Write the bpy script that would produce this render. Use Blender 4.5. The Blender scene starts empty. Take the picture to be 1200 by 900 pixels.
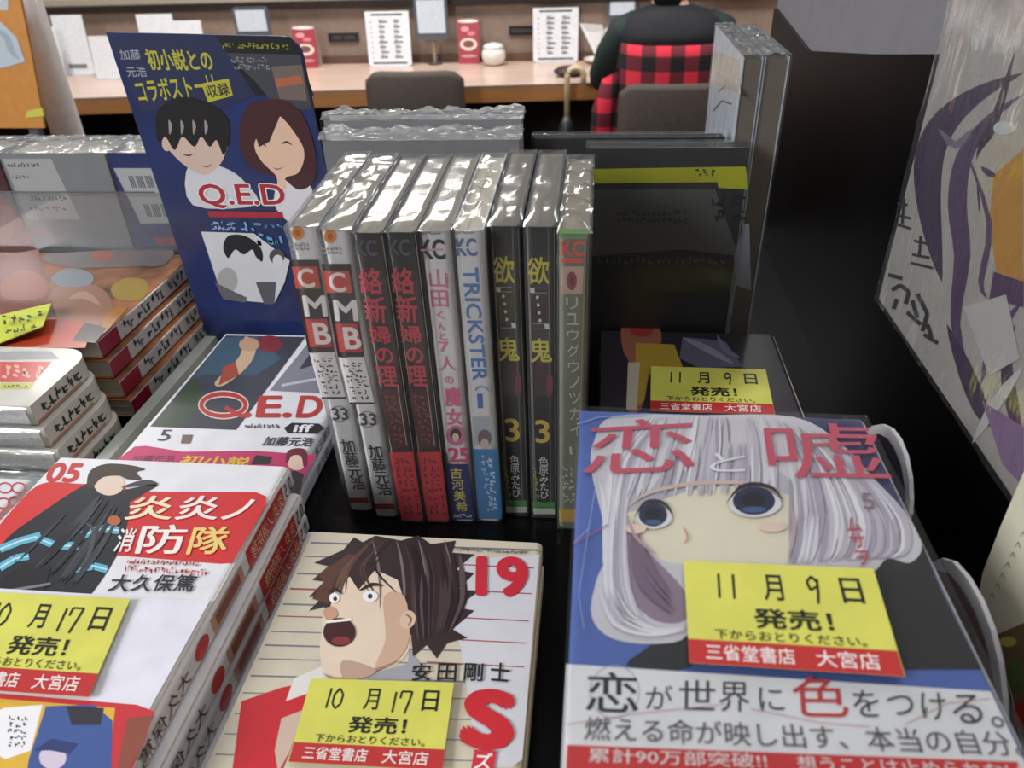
import bpy, math, random
from mathutils import Vector as V, Matrix, noise
random.seed(4)
SC = bpy.context.scene
COL = SC.collection
rad = math.radians

# ------------------------------------------------------------------ camera
FPX = 900.0
EYE = V((0, 0, 1.41))
_p, _y, _r = rad(32.5), rad(6.9), rad(2.1)
FW = V((-math.sin(_y)*math.cos(_p), math.cos(_y)*math.cos(_p), -math.sin(_p)))
_r0 = V((math.cos(_y), math.sin(_y), 0)); _u0 = _r0.cross(FW)
RT = _r0*math.cos(_r) - _u0*math.sin(_r)
UP = _r0*math.sin(_r) + _u0*math.cos(_r)
cam_d = bpy.data.cameras.new('camera'); cam = bpy.data.objects.new('camera', cam_d)
COL.objects.link(cam); SC.camera = cam
cam_d.sensor_width = 36; cam_d.lens = 27; cam_d.clip_start = 0.01
cam.matrix_world = Matrix(((RT.x, UP.x, -FW.x, EYE.x), (RT.y, UP.y, -FW.y, EYE.y), (RT.z, UP.z, -FW.z, EYE.z), (0, 0, 0, 1)))
cam_d.dof.use_dof = True; cam_d.dof.focus_distance = 0.42; cam_d.dof.aperture_fstop = 16

# ------------------------------------------------------------------ light
SC.view_settings.view_transform = 'Standard'; SC.view_settings.look = 'None'
SC.view_settings.gamma = 1; SC.view_settings.use_curve_mapping = False
SC.view_settings.exposure = -0.1
w = bpy.data.worlds.new('room_light'); SC.world = w; w.use_nodes = True
w.node_tree.nodes['Background'].inputs[0].default_value = (0.93, 0.96, 1.0, 1)
w.node_tree.nodes['Background'].inputs[1].default_value = 0.36

def area(name, loc, target, sx, sy, power, col=(1, 1, 1)):
    d = bpy.data.lights.new(name, 'AREA'); d.shape = 'RECTANGLE'; d.size = sx; d.size_y = sy; d.energy = power; d.color = col
    o = bpy.data.objects.new(name, d); COL.objects.link(o); o.location = loc
    o.rotation_euler = (V(target)-V(loc)).to_track_quat('-Z', 'Y').to_euler(); return o
area('ceiling_lamp_over_display', (0.36, 0.25, 2.75), (0.1, 0.25, 1.1), 0.3, 1.3, 7, (1, .98, .95))
area('front_fill_light', (-2.1, -1.25, 2.6), (-.15, .35, 1.15), 0.6, 1.2, 98, (.97, .98, 1))  # added fill from behind left of the camera, lifts the upright spines
area('ceiling_lamp_cafe_near', (-0.92, 3.25, 2.85), (-0.9, 3.3, 0), 0.95, 0.8, 52, (1, .97, .93))
area('ceiling_lamp_counter', (0.9, 3.0, 2.85), (0.6, 3.6, 0), 0.5, 0.5, 34, (1, .97, .93))
area('ceiling_lamp_counter_left', (-2.4, 3.0, 2.85), (-2.3, 3.6, 0), 0.5, 0.5, 34, (1, .97, .93))

# ------------------------------------------------------------------ photo geometry helpers: a sight line meets a plane
def sight(x, y): return FW + RT*((x-600)/FPX) - UP*((y-450)/FPX)
def onplane(x, y, P, n):
    d = sight(x, y); return EYE + d*((V(P)-EYE).dot(n)/d.dot(n))
def onz(x, y, z): return onplane(x, y, V((0, 0, z)), V((0, 0, 1)))
def ony(x, y, Y): return onplane(x, y, V((0, Y, 0)), V((0, 1, 0)))
def onx(x, y, X): return onplane(x, y, V((X, 0, 0)), V((1, 0, 0)))

# ------------------------------------------------------------------ materials
def lin(c): return tuple((v/255/12.92 if v/255 <= .04045 else ((v/255+.055)/1.055)**2.4) for v in c) + (1,)
_m = {}
def mat(c, rough=.5, coat=0.0, metal=0, var=.06, scale=60, bump=0.0, bscale=120, spec=.5):
    c = tuple(c)[:3]; k = (c, rough, coat, metal, var, scale, bump, bscale, spec)
    if k in _m: return _m[k]
    m = bpy.data.materials.new('m%d_%d_%d_%d' % (len(_m), *c)); m.use_nodes = True
    N, L = m.node_tree.nodes, m.node_tree.links; b = N['Principled BSDF']
    tc = N.new('ShaderNodeTexCoord')
    nz = N.new('ShaderNodeTexNoise'); nz.inputs['Scale'].default_value = scale; nz.inputs['Detail'].default_value = 3
    L.new(tc.outputs['Object'], nz.inputs['Vector'])
    r = N.new('ShaderNodeValToRGB'); L.new(nz.outputs['Fac'], r.inputs[0])
    l = lin(c); r.color_ramp.elements[0].position = .3; r.color_ramp.elements[1].position = .7
    r.color_ramp.elements[0].color = tuple(v*(1-var) for v in l[:3])+(1,)
    r.color_ramp.elements[1].color = tuple(min(1, v*(1+var)) for v in l[:3])+(1,)
    L.new(r.outputs[0], b.inputs['Base Color'])
    b.inputs['Roughness'].default_value = rough; b.inputs['Metallic'].default_value = metal
    b.inputs['Coat Weight'].default_value = coat; b.inputs['Coat Roughness'].default_value = .12
    b.inputs['Specular IOR Level'].default_value = spec
    if bump:
        n2 = N.new('ShaderNodeTexNoise'); n2.inputs['Scale'].default_value = bscale; L.new(tc.outputs['Object'], n2.inputs['Vector'])
        bp = N.new('ShaderNodeBump'); bp.inputs['Strength'].default_value = bump; bp.inputs['Distance'].default_value = .001
        L.new(n2.outputs['Fac'], bp.inputs['Height']); L.new(bp.outputs[0], b.inputs['Normal'])
    _m[k] = m; return m
def ink(*c): return mat(c, .45, .25, var=.03)
def film_mat(name, haze=.04, rough=.1, bump=.3, base=.0, bscale=70, stretch=(1, 1, 1), k=.55):
    m = bpy.data.materials.new(name); m.use_nodes = True; N, L = m.node_tree.nodes, m.node_tree.links
    N.remove(N['Principled BSDF']); out = N['Material Output']
    tc = N.new('ShaderNodeTexCoord'); mp = N.new('ShaderNodeMapping'); mp.inputs['Scale'].default_value = stretch
    L.new(tc.outputs['Object'], mp.inputs[0])
    nz = N.new('ShaderNodeTexNoise'); nz.inputs['Scale'].default_value = bscale; nz.inputs['Detail'].default_value = 4; L.new(mp.outputs[0], nz.inputs['Vector'])
    bp = N.new('ShaderNodeBump'); bp.inputs['Strength'].default_value = bump; bp.inputs['Distance'].default_value = .002; L.new(nz.outputs['Fac'], bp.inputs['Height'])
    fr = N.new('ShaderNodeFresnel'); fr.inputs['IOR'].default_value = 1.5; L.new(bp.outputs[0], fr.inputs['Normal'])
    ad = N.new('ShaderNodeMath'); ad.operation = 'MULTIPLY_ADD'; ad.inputs[1].default_value = k; ad.inputs[2].default_value = base; ad.use_clamp = True; L.new(fr.outputs[0], ad.inputs[0])
    tr = N.new('ShaderNodeBsdfTransparent'); tr.inputs[0].default_value = (.97, .98, .98, 1)
    gl = N.new('ShaderNodeBsdfGlossy'); gl.inputs['Roughness'].default_value = rough; L.new(bp.outputs[0], gl.inputs['Normal'])
    df = N.new('ShaderNodeBsdfDiffuse'); df.inputs[0].default_value = (.8, .82, .84, 1)
    m1 = N.new('ShaderNodeMixShader'); m1.inputs[0].default_value = haze; L.new(tr.outputs[0], m1.inputs[1]); L.new(df.outputs[0], m1.inputs[2])
    m2 = N.new('ShaderNodeMixShader'); L.new(ad.outputs[0], m2.inputs[0]); L.new(m1.outputs[0], m2.inputs[1]); L.new(gl.outputs[0], m2.inputs[2])
    L.new(m2.outputs[0], out.inputs[0]); return m
FILM = film_mat('clear_film')
FILM_STRIPE = film_mat('clear_film_ribbed', .06, .1, .9, .02, 60, (.35, 1, 2.5))
FILM_THICK = film_mat('film_folds', .18, .16, .6, .04, 45, (.4, 2, 2), .9)
FILM_SOFT = film_mat('film_flat', .015, .12, .2, .0, 25, (1, 1, 1), .45)
FILM_TOP = film_mat('film_tight_top', .05, .13, .12, .05, 60, (1, 1, 1), 1.0)
FILM_WALL = film_mat('board_film', .03, .12, .8, .0, 30, (1, 2.2, .8), .42)
ACRYL = film_mat('clear_acrylic', .05, .05, .05, .0, 5, (1, 1, 1), .4)

# ------------------------------------------------------------------ objects
def props(o, label=None, cat=None, group=None, kind=None):
    for k, v in (('label', label), ('category', cat), ('group', group), ('kind', kind)):
        if v: o[k] = v
    return o
def thing(name, label, cat, M=None, group=None):
    o = bpy.data.objects.new(name, None); o.empty_display_size = .01
    if M is None: M = Matrix.Identity(4)
    if isinstance(M, (tuple, list, V)): M = Matrix.Translation(V(M))
    o.matrix_world = M; COL.objects.link(o); o['_'] = 0; del o['_']
    MW[o.name] = M
    return props(o, label, cat, group)
MW = {}
def mw(o): return MW.get(o.name, Matrix.Identity(4)) if o else Matrix.Identity(4)
class MB:
    """collects faces given in world coordinates; one material per face"""
    def __init__(s): s.v = []; s.f = []; s.mi = []; s.ms = []
    def m(s, mt):
        if mt not in s.ms: s.ms.append(mt)
        return s.ms.index(mt)
    def face(s, pts, mt):
        b = len(s.v); s.v += [V(p) for p in pts]; s.f.append(list(range(b, b+len(pts)))); s.mi.append(s.m(mt))
    def faces(s, vs, fs, mt):
        b = len(s.v); s.v += [V(p) for p in vs]; i = s.m(mt)
        for f in fs: s.f.append([b+k for k in f]); s.mi.append(i)
    def box(s, a, b, mt, M=None, bev=0):
        a, b = V(a), V(b)
        vs = [V((x, y, z)) for z in (a.z, b.z) for y in (a.y, b.y) for x in (a.x, b.x)]
        if M: vs = [M@v for v in vs]
        s.faces(vs, [(0, 2, 3, 1), (4, 5, 7, 6), (0, 1, 5, 4), (2, 6, 7, 3), (0, 4, 6, 2), (1, 3, 7, 5)], mt)
    def prism(s, pts, off, mt, mside=None):
        pts = [V(p) for p in pts]; off = V(off); q = [p+off for p in pts]; n = len(pts)
        s.face(q, mt); s.face(pts[::-1], mt)
        for i in range(n): s.face([pts[i], pts[(i+1) % n], q[(i+1) % n], q[i]], mside or mt)
    def tube(s, path, r, mt, seg=10, cap=True):
        path = [V(p) for p in path]; rs = r if isinstance(r, (list, tuple)) else [r]*len(path); rings = []
        for i, p in enumerate(path):
            d = (path[min(i+1, len(path)-1)]-path[max(i-1, 0)]).normalized()
            a = d.cross(V((.13, .27, .95)) if abs(d.z) < .9 else V((1, 0, 0))).normalized(); b = d.cross(a)
            rings.append([p+(a*math.cos(2*math.pi*k/seg)+b*math.sin(2*math.pi*k/seg))*rs[i] for k in range(seg)])
        s.loft(rings, mt, cap)
    def loft(s, rings, mt, cap=True):
        n = len(rings[0]); vs = [p for r in rings for p in r]; fs = []
        for i in range(len(rings)-1):
            for k in range(n): fs.append((i*n+k, i*n+(k+1) % n, (i+1)*n+(k+1) % n, (i+1)*n+k))
        if cap: fs += [tuple(range(n))[::-1], tuple(range((len(rings)-1)*n, len(rings)*n))]
        s.faces(vs, fs, mt)
    def build(s, name, parent=None, smooth=False, M=None, **kw):
        me = bpy.data.meshes.new(name); W = mw(parent) if M is None else M; Wi = W.inverted()
        me.from_pydata([tuple(Wi@v) for v in s.v], [], s.f)
        for x in s.ms: me.materials.append(x)
        me.polygons.foreach_set('material_index', s.mi)
        if smooth: me.polygons.foreach_set('use_smooth', [True]*len(s.f))
        me.update(); o = bpy.data.objects.new(name, me); COL.objects.link(o)
        if parent: o.parent = parent; MW[o.name] = W
        elif M is not None: o.matrix_world = M; MW[o.name] = M
        props(o, kw.get('label'), kw.get('cat'), kw.get('group'), kw.get('kind'))
        return o
def copy_tree(o, parent=None):
    c = o.copy(); COL.objects.link(c)
    if parent: c.parent = parent
    for ch in [x for x in COL.objects if x.parent == o]: copy_tree(ch, c)
    return c

# ---- lettering (the built-in typeface), normalised to a unit box
_t = {}
def glyphs(body, bold=0.0, mono=False, ls=1.0):
    k = (body, bold, ls)
    if k in _t: return _t[k]
    cu = bpy.data.curves.new('t', 'FONT'); cu.body = body; cu.align_x = 'CENTER'; cu.resolution_u = 7 if len(body) < 3 else 3; cu.space_line = ls
    ob = bpy.data.objects.new('t', cu); COL.objects.link(ob); bpy.context.view_layer.update()
    me = bpy.data.meshes.new_from_object(ob.evaluated_get(bpy.context.evaluated_depsgraph_get()))
    vs = [(v.co.x, v.co.y) for v in me.vertices]; fs = [tuple(p.vertices) for p in me.polygons]
    bpy.data.objects.remove(ob); bpy.data.curves.remove(cu); bpy.data.meshes.remove(me)
    if not vs: vs = [(0, 0), (1, 1)]; fs = []
    x0, x1 = min(v[0] for v in vs), max(v[0] for v in vs); y0, y1 = min(v[1] for v in vs), max(v[1] for v in vs)
    vs = [((x-x0)/max(x1-x0, 1e-6), (y-y0)/max(y1-y0, 1e-6)) for x, y in vs]
    if bold:
        bx, by = bold*.8/max(x1-x0, .05), bold*.8/max(y1-y0, .05); n = len(vs); v2, f2 = [], []
        for q, (dx, dy) in enumerate(((0, 0), (bx, 0), (-bx, 0), (0, by), (0, -by), (bx*.7, by*.7), (-bx*.7, by*.7), (bx*.7, -by*.7), (-bx*.7, -by*.7))):
            v2 += [((x*(1-2*bx)+bx)+dx, (y*(1-2*by)+by)+dy) for x, y in vs]; f2 += [tuple(i+q*n for i in f) for f in fs]
        vs, fs = v2, f2
    _t[k] = (vs, fs); return _t[k]

class Sheet:
    """flat print on a plane; positions read off the photograph with sight lines onto that plane"""
    def __init__(s, P, n, base=.0001, step=.000017):
        s.P, s.n = V(P), V(n).normalized(); s.b = MB(); s.lay = 0; s.base = base; s.step = step
    def q(s, x, y): return onplane(x, y, s.P, s.n)
    def off(s): s.lay += 1; return s.n*(s.base+s.step*s.lay)
    def orient(s, pts):
        a = V((0, 0, 0))
        for i in range(len(pts)): a += (pts[i]-pts[0]).cross(pts[(i+1) % len(pts)]-pts[0])
        return pts if a.dot(s.n) > 0 else pts[::-1]
    def poly(s, pts, c):
        o = s.off(); s.b.face(s.orient([s.q(*p)+o for p in pts]), c if not isinstance(c, tuple) else ink(*c))
    def blob(s, pts, c, k=4):
        n = len(pts); out = []
        for i in range(n):
            p0, p1, p2, p3 = pts[i-1], pts[i], pts[(i+1) % n], pts[(i+2) % n]
            for j in range(k):
                t = j/k; out.append(tuple(.5*(2*b_+(c_-a)*t+(2*a-5*b_+4*c_-d_)*t*t+(3*b_-a-3*c_+d_)*t**3) for a, b_, c_, d_ in zip(p0, p1, p2, p3)))
        s.poly(out, c)
    def strands(s, A, B, n, cols, wd, seed=1, u0=0, u1=1):
        """fine strokes blended between guide curve A and guide curve B"""
        R_ = random.Random(seed); L0 = s.lay+1
        for k in range(n):
            u = u0+(u1-u0)*R_.random(); s.lay = L0+k*.15-1
            pts = [(a[0]+(b[0]-a[0])*u, a[1]+(b[1]-a[1])*u) for a, b in zip(A, B)]; i0 = R_.randint(0, max(0, len(pts)-3)); pts = pts[i0:i0+R_.randint(3, len(pts))]
            s.lock(pts, wd*(.5+R_.random()), R_.choice(cols))
        s.lay = L0+n*.15
    def ell(s, cx, cy, rx, ry, c, ang=0, n=20, a0=0, a1=360):
        pts = []
        for k in range(n+(a1-a0 < 360)):
            t = rad(a0+(a1-a0)*k/n); x, y = rx*math.cos(t), ry*math.sin(t); A = rad(ang)
            pts.append((cx+x*math.cos(A)-y*math.sin(A), cy+x*math.sin(A)+y*math.cos(A)))
        s.poly(pts, c)
    def ring(s, cx, cy, rx, ry, wd, c, n=20):
        for k in range(n):
            a, b = 2*math.pi*k/n, 2*math.pi*(k+1)/n
            if k: s.lay -= 1
            s.poly([(cx+(rx+d)*math.cos(t), cy+(ry+d)*math.sin(t)) for t, d in ((a, -wd/2), (a, wd/2), (b, wd/2), (b, -wd/2))], c)
    def line(s, pts, wd, c):
        for k, ((x0, y0), (x1, y1)) in enumerate(zip(pts, pts[1:])):
            L = math.hypot(x1-x0, y1-y0) or 1; nx, ny = -(y1-y0)/L*wd/2, (x1-x0)/L*wd/2
            if k: s.lay -= 1
            s.poly([(x0+nx, y0+ny), (x1+nx, y1+ny), (x1-nx, y1-ny), (x0-nx, y0-ny)], c)
    def lock(s, pts, wd, c):
        """a tapering stroke, full in the middle and pointed at the ends"""
        if len(pts) > 2:
            e = [pts[0]]+list(pts)+[pts[-1]]; q = []
            for i in range(1, len(e)-2):
                for j in range(3):
                    t = j/3; q.append(tuple(.5*(2*b_+(c_-a)*t+(2*a-5*b_+4*c_-d_)*t*t+(3*b_-a-3*c_+d_)*t**3) for a, b_, c_, d_ in zip(e[i-1], e[i], e[i+1], e[i+2])))
            pts = q+[pts[-1]]
        n = len(pts); A, B = [], []
        for i, (x, y) in enumerate(pts):
            a, b = pts[max(i-1, 0)], pts[min(i+1, n-1)]; L = math.hypot(b[0]-a[0], b[1]-a[1]) or 1
            k = wd/2*math.sin(math.pi*(i+.02)/(n-1+.04)); A.append((x-(b[1]-a[1])/L*k, y+(b[0]-a[0])/L*k)); B.append((x+(b[1]-a[1])/L*k, y-(b[0]-a[0])/L*k))
        s.poly(A+B[::-1], c)
    def text(s, body, TL, TR, BL, c, bold=0.0, ls=1.0):
        vs, fs = glyphs(body, bold, ls=ls); o = s.off(); tl, tr, bl = s.q(*TL), s.q(*TR), s.q(*BL)
        u, v = tr-tl, tl-bl; n0 = len(vs)//9 if bold else len(vs)+1; s.b.faces([bl+u*x+v*y+o+s.n*(1.6e-6*(i//n0)) for i, (x, y) in enumerate(vs)], fs, ink(*c))
    def vtext(s, body, TL, TR, BL, c, bold=0.0, ls=.9): s.text('\n'.join(body), TL, TR, BL, c, bold, ls)
    def marks(s, TL, TR, BL, n, c, seed=1, rows=1):
        """illegible small print: short strokes"""
        R = random.Random(seed); L0 = s.lay+1
        for r in range(rows):
            for k in range(n):
                s.lay = L0
                def at(u, v):
                    v = (r+v)/rows; return (TL[0]+(TR[0]-TL[0])*u+(BL[0]-TL[0])*v, TL[1]+(TR[1]-TL[1])*u+(BL[1]-TL[1])*v)
                u0 = k/n; du = .62/n
                for q in range(3):
                    a = (u0+du*R.random(), .12+.65*R.random()); 
                    if R.random() < .5: b = (a[0]+du*.7, a[1]+.08)
                    else: b = (a[0]+du*.1, min(.95, a[1]+.45))
                    w = abs(TL[1]-BL[1])/rows*.13+.5; s.lay = L0; s.line([at(*a), at(*b)], w, c)
        s.lay = L0
    def build(s, name, parent, **kw): return s.b.build(name, parent, **kw)

# ---- a paperback: local x 0..w (spine at w), y 0..h, z 0..t (front cover on top)
def nz(p, f=1.0, k=0): return noise.noise(V((p[0]*f+k, p[1]*f, p[2]*f)))
PAGE = mat((205, 196, 178), .8, var=.12, scale=900)
def paperback(root, w, h, t, front, spine=None, back=None, page=None, r=None, part_of=None):
    spine = spine or front; back = back or front; M = mw(root); r = r or min(t*.3, .0035); e = .0005
    def prof(d):
        rr = r-d; pts = [(0, t-d)]
        for k in range(6):
            a = rad(90-90*k/5); pts.append((w-r+rr*math.cos(a), t-r+rr*math.sin(a)))
        for k in range(6):
            a = rad(-90*k/5); pts.append((w-r+rr*math.cos(a), r+rr*math.sin(a)))
        pts.append((0, d)); return pts
    o, i = prof(0), prof(e); n = len(o); b = MB()
    for k in range(n-1):
        m = front if k < 4 else spine if k < 9 else back
        b.face([M@V((o[k][0], 0, o[k][1])), M@V((o[k+1][0], 0, o[k+1][1])), M@V((o[k+1][0], h, o[k+1][1])), M@V((o[k][0], h, o[k][1]))], m)
        b.face([M@V((i[k][0], h, i[k][1])), M@V((i[k+1][0], h, i[k+1][1])), M@V((i[k+1][0], 0, i[k+1][1])), M@V((i[k][0], 0, i[k][1]))], back)
        for y, s_ in ((0, 1), (h, -1)):
            q = [M@V((o[k][0], y, o[k][1])), M@V((i[k][0], y, i[k][1])), M@V((i[k+1][0], y, i[k+1][1])), M@V((o[k+1][0], y, o[k+1][1]))]
            b.face(q[::s_], m)
    for a, c in ((0, 0), (n-1, n-1)):
        b.face([M@V((o[a][0], 0, o[a][1])), M@V((o[a][0], h, o[a][1])), M@V((i[a][0], h, i[a][1])), M@V((i[a][0], 0, i[a][1]))], front)
    c = b.build('cover', root)
    p = MB(); pg = page or PAGE; N = 7; z0, z1 = e*1.2, t-e*1.2          # page block with slightly uneven leaves
    for k in range(N):
        a, d = z0+(z1-z0)*k/N, z0+(z1-z0)*(k+1)/N; j = .0004*random.random()
        p.box((.0012+j, .0012+j, a), (w-.0012, h-.0012-j, d), pg, M)
    p.build('page_block', root); return c
def film_shell(root, w, h, t, mt, wr=.0009, g=.0009, seed=0, name='shrink_wrap', top_up=.0012):
    """clear wrap round a book: sides and a crumpled top"""
    M = mw(root); b = MB(); nx, nzz, ny = 16, 5, 14
    per = [(-g+(w+2*g)*k/nx, t+g) for k in range(nx)] + [(w+g, t+g-(t+2*g)*k/nzz) for k in range(nzz)] + [(w+g-(w+2*g)*k/nx, -g) for k in range(nx)] + [(-g, -g+(t+2*g)*k/nzz) for k in range(nzz)]
    rings = []
    for j in range(ny+1):
        y = (h+.0004)*(1-(1-j/ny)**2.2); kk = max(0, (y-(h-.022))/.022); ring = []
        for (x, z) in per:
            cx, cz = x-w/2, z-t/2; d = wr*kk*nz((x, y, z), 160, seed)
            ring.append(M@V((x+d*(1 if cx > 0 else -1), y+top_up*.2*kk, z+d*(1 if cz > 0 else -1)*.6)))
        rings.append(ring)
    b.loft(rings, mt, cap=False)
    U, W = 22, 7; vs = []; fs = []
    for i in range(U+1):
        for j in range(W+1):
            x, z = -g+(w+2*g)*i/U, -g+(t+2*g)*j/W; edge = min(i, U-i, 2)/2*min(j, W-j, 1)
            vs.append(M@V((x, h+.0004+edge*(top_up+wr*1.6*nz((x, 0, z), 150, seed+3)+wr*.8*nz((x, 0, z), 420, seed)), z)))
    for i in range(U):
        for j in range(W):
            a = i*(W+1)+j; fs.append((a, a+1, a+W+2, a+W+1))
    b.faces(vs, fs, FILM_TOP if mt is FILM else mt)
    return b.build(name, root, smooth=True)

T = 1.105          # height of the display table
# ================================================================== SETTING
b = MB(); b.box((-4.5, -1.5, -.05), (4.5, 8, 0), mat((62, 48, 42), .5, .2, var=.2, scale=3)); b.build('floor', kind='structure')
WALLM = mat((140, 121, 108), .75, var=.08, scale=40, bump=.2)
PLAST = mat((120, 112, 104), .8)
for nm, a_, c_ in (('wall_left', (-4.5, -1.5, 0), (-4.4, 8, 3.0)), ('wall_right', (4.4, -1.5, 0), (4.5, 8, 3.0)), ('wall_back', (-4.5, 7.9, 0), (4.5, 8, 3.0)), ('wall_front', (-4.5, -1.6, 0), (4.5, -1.5, 3.0))):
    b = MB(); b.box(a_, c_, PLAST); b.build(nm, kind='structure')
b = MB(); b.box((-4.2, 4.03, .74), (4.2, 4.13, .985), WALLM); b.box((-4.2, 4.03, 0), (4.2, 4.13, .74), mat((40, 30, 27), .7)); b.build('wall_middle', kind='structure')
b = MB(); b.box((-4.2, 4.0, .975), (4.2, 4.15, 1.005), mat((35, 28, 26), .4, .3)); b.build('trim_1', kind='structure')
b = MB(); b.box((-4.2, 4.05, 1.005), (4.2, 4.15, 1.03), mat((170, 158, 140), .5)); b.build('trim_2', kind='structure')
b = MB(); b.box((-4.2, 4.01, .72), (4.2, 4.03, .755), mat((98, 70, 56), .5)); b.build('trim_3', kind='structure')

# ---- the display furniture: table top, riser, tall side panel
BLACK = mat((8, 8, 10), .25, .0, var=.15, scale=20, spec=.2)
BLACKP = mat((5, 5, 7), .4, .0, var=.1, scale=8, spec=.08)
d = thing('display_shelf', 'glossy black bookshop display table with a tall black side panel', 'display shelf', (0, .4, 0))
b = MB(); b.box((-.95, -.02, T-.03), (.17, .80, T), BLACK); b.build('table_top', d)
b = MB(); b.prism([(.17, -.02, 0), (.17, .86, 0), (.17, .86, 1.308), (.17, .70, 1.294), (.17, .54, 1.318), (.17, .444, 1.334), (.17, -.02, 1.36)], (.03, 0, 0), BLACKP); b.build('side_panel', d)
b = MB(); b.prism([(.173, -.02, 1.35), (.173, .444, 1.324), (.173, .54, 1.308), (.173, .70, 1.286), (.173, .86, 1.30), (.173, .86, 1.66), (.173, -.02, 1.66)], (.02, 0, 0), mat((120, 120, 126), .4, .0)); b.build('upper_panel', d, label='grey satin upper panel')
b = MB(); b.box((-.95, 0, 0), (-.92, .80, T-.03), BLACKP); b.build('side_panel', d)
b = MB(); b.box((-.92, .77, 0), (.17, .80, T-.03), BLACKP); b.build('back_panel', d)
s3, c3 = math.sin(rad(3)), math.cos(rad(3))
b = MB(); b.prism([(-.15, .327, T), (-.15, .434, T), (-.15, .434, T+.0055)], (.15, 0, 0), BLACK)
props(b.build('book_riser'), 'thin black wedge under the row of upright spines', 'book stand')

# ================================================================== STANDING ROW OF SPINES
def standing(root_name, label, xr, yb, t, hh=.18, ww=.1, group=None, tilt=0.0, z0=T+.0006):
    D = V((0, c3, s3)); U = V((tilt, -s3, c3)).normalized(); X = -D; Z = X.cross(U); O = V((xr, yb, z0)) + D*ww
    M = Matrix(((X.x, U.x, Z.x, O.x), (X.y, U.y, Z.y, O.y), (X.z, U.z, Z.z, O.z), (0, 0, 0, 1)))
    return thing(root_name, label, 'book', M, group)
GRP = 'comics standing spine out in the wrapped row'
def spine_sheet(yb): return Sheet((0, yb, T), (0, -c3, -s3), .0001, .000017)
W_ = (226, 226, 228)
rowdef = [(-.1397, .3316), (-.1231, .3275), (-.107, .3242), (-.0921, .3252), (-.0774, .3269), (-.0625, .3279), (-.0469, .3335), (-.0308, .3331), (-.0154, .3247)]
def make_standing(i, label, front, spine, back, film=FILM, seed=0, t=.0136, wr=.0007, page=None):
    x, y = rowdef[i]; r = standing('comic_book', label, x+t, y, t, group=GRP)
    paperback(r, .1, .18, t, front, spine, back, page); film_shell(r, .1, .18, t, film, seed=seed, wr=(.0018 if film is FILM_STRIPE else wr)); return r
def twin(o, i, j, label):
    c = copy_tree(o); c.location = o.matrix_world.translation + V((rowdef[j][0]-rowdef[i][0], rowdef[j][1]-rowdef[i][1], 0)); c['label'] = label; return c

# 1-2 white spine, C M B
wm = mat(W_, .45, .3)
o = make_standing(1, 'second white spine from the left, white capitals on red blocks, number 33', wm, wm, wm, seed=1, wr=.0012)
s = spine_sheet(rowdef[1][1])
s.ell(387, 277, 7.5, 8, (232, 150, 60)); s.ell(387, 277, 3.6, 4, (206, 108, 40)); s.marks((376, 288), (400, 288), (377, 298), 7, (160, 160, 160), 3, rows=2)
s.poly([(377, 309), (411, 309), (427, 418), (396, 418)], (38, 32, 32))
s.poly([(379, 317), (409, 317), (413, 343), (383, 343)], (205, 74, 66)); s.text('C', (384, 319), (404, 319), (387, 342), (245, 235, 232), .03)
s.text('M', (390, 351), (418, 351), (393, 376), (240, 235, 235), .03); s.poly([(393, 379), (419, 379), (425, 412), (398, 412)], (196, 60, 56))
s.text('B', (401, 383), (421, 383), (405, 409), (245, 238, 236), .03)
s.poly([(397, 419), (427, 419), (439, 472), (410, 472)], (232, 232, 232)); s.marks((402, 424), (425, 424), (413, 468), 3, (70, 66, 66), 5, rows=7)
s.line([(410, 472), (439, 472)], 2, (40, 40, 40))
s.ring(430, 491, 11, 9, 1, (150, 150, 155)); s.text('33', (421, 484), (440, 484), (423, 498), (60, 60, 64), .01)
s.vtext('加藤元浩', (430, 521), (447, 521), (444, 580), (30, 30, 32), .01)
s.poly([(439, 590), (462, 590), (463, 596), (441, 596)], (168, 70, 50))
s.build('spine_print', o)
twin(o, 1, 0, 'leftmost white spine of the row, capitals on red blocks, beside the tall blue card')
# 3-4 black spine, red brush title
bm_ = mat((30, 28, 30), .4, .3)
o = make_standing(2, 'black spine with red vertical title, left one of the two, red band at the foot', bm_, bm_, bm_, seed=4, wr=.0003)
s = spine_sheet(rowdef[2][1])
s.text('KC', (416, 281), (441, 281), (418, 300), (84, 84, 90), .03)
for ch, (x0, y0, x1, y1) in zip('絡新婦の理', [(419, 313, 446, 344), (425, 346, 451, 378), (431, 381, 456, 402), (439, 407, 459, 425), (440, 428, 464, 452)]):
    s.text(ch, (x0, y0), (x1, y0+1), (x0+4, y1), (205, 62, 80), .025)
s.poly([(444, 456), (467, 456), (478, 524), (459, 526)], (74, 26, 28)); s.marks((449, 460), (464, 460), (462, 520), 2, (150, 60, 60), 3, rows=8)
s.line([(466, 452), (477, 522)], 1.2, (190, 150, 140))
s.poly([(456.5, 530), (484, 529), (496, 609.5), (471, 609.5)], (208, 44, 56)); s.marks((461, 536), (482, 536), (474, 604), 3, (120, 20, 34), 8, rows=8)
s.build('spine_print', o)
twin(o, 2, 3, 'black spine with red vertical title, right one of the two, beside the pink-lettered white spine')
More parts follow.
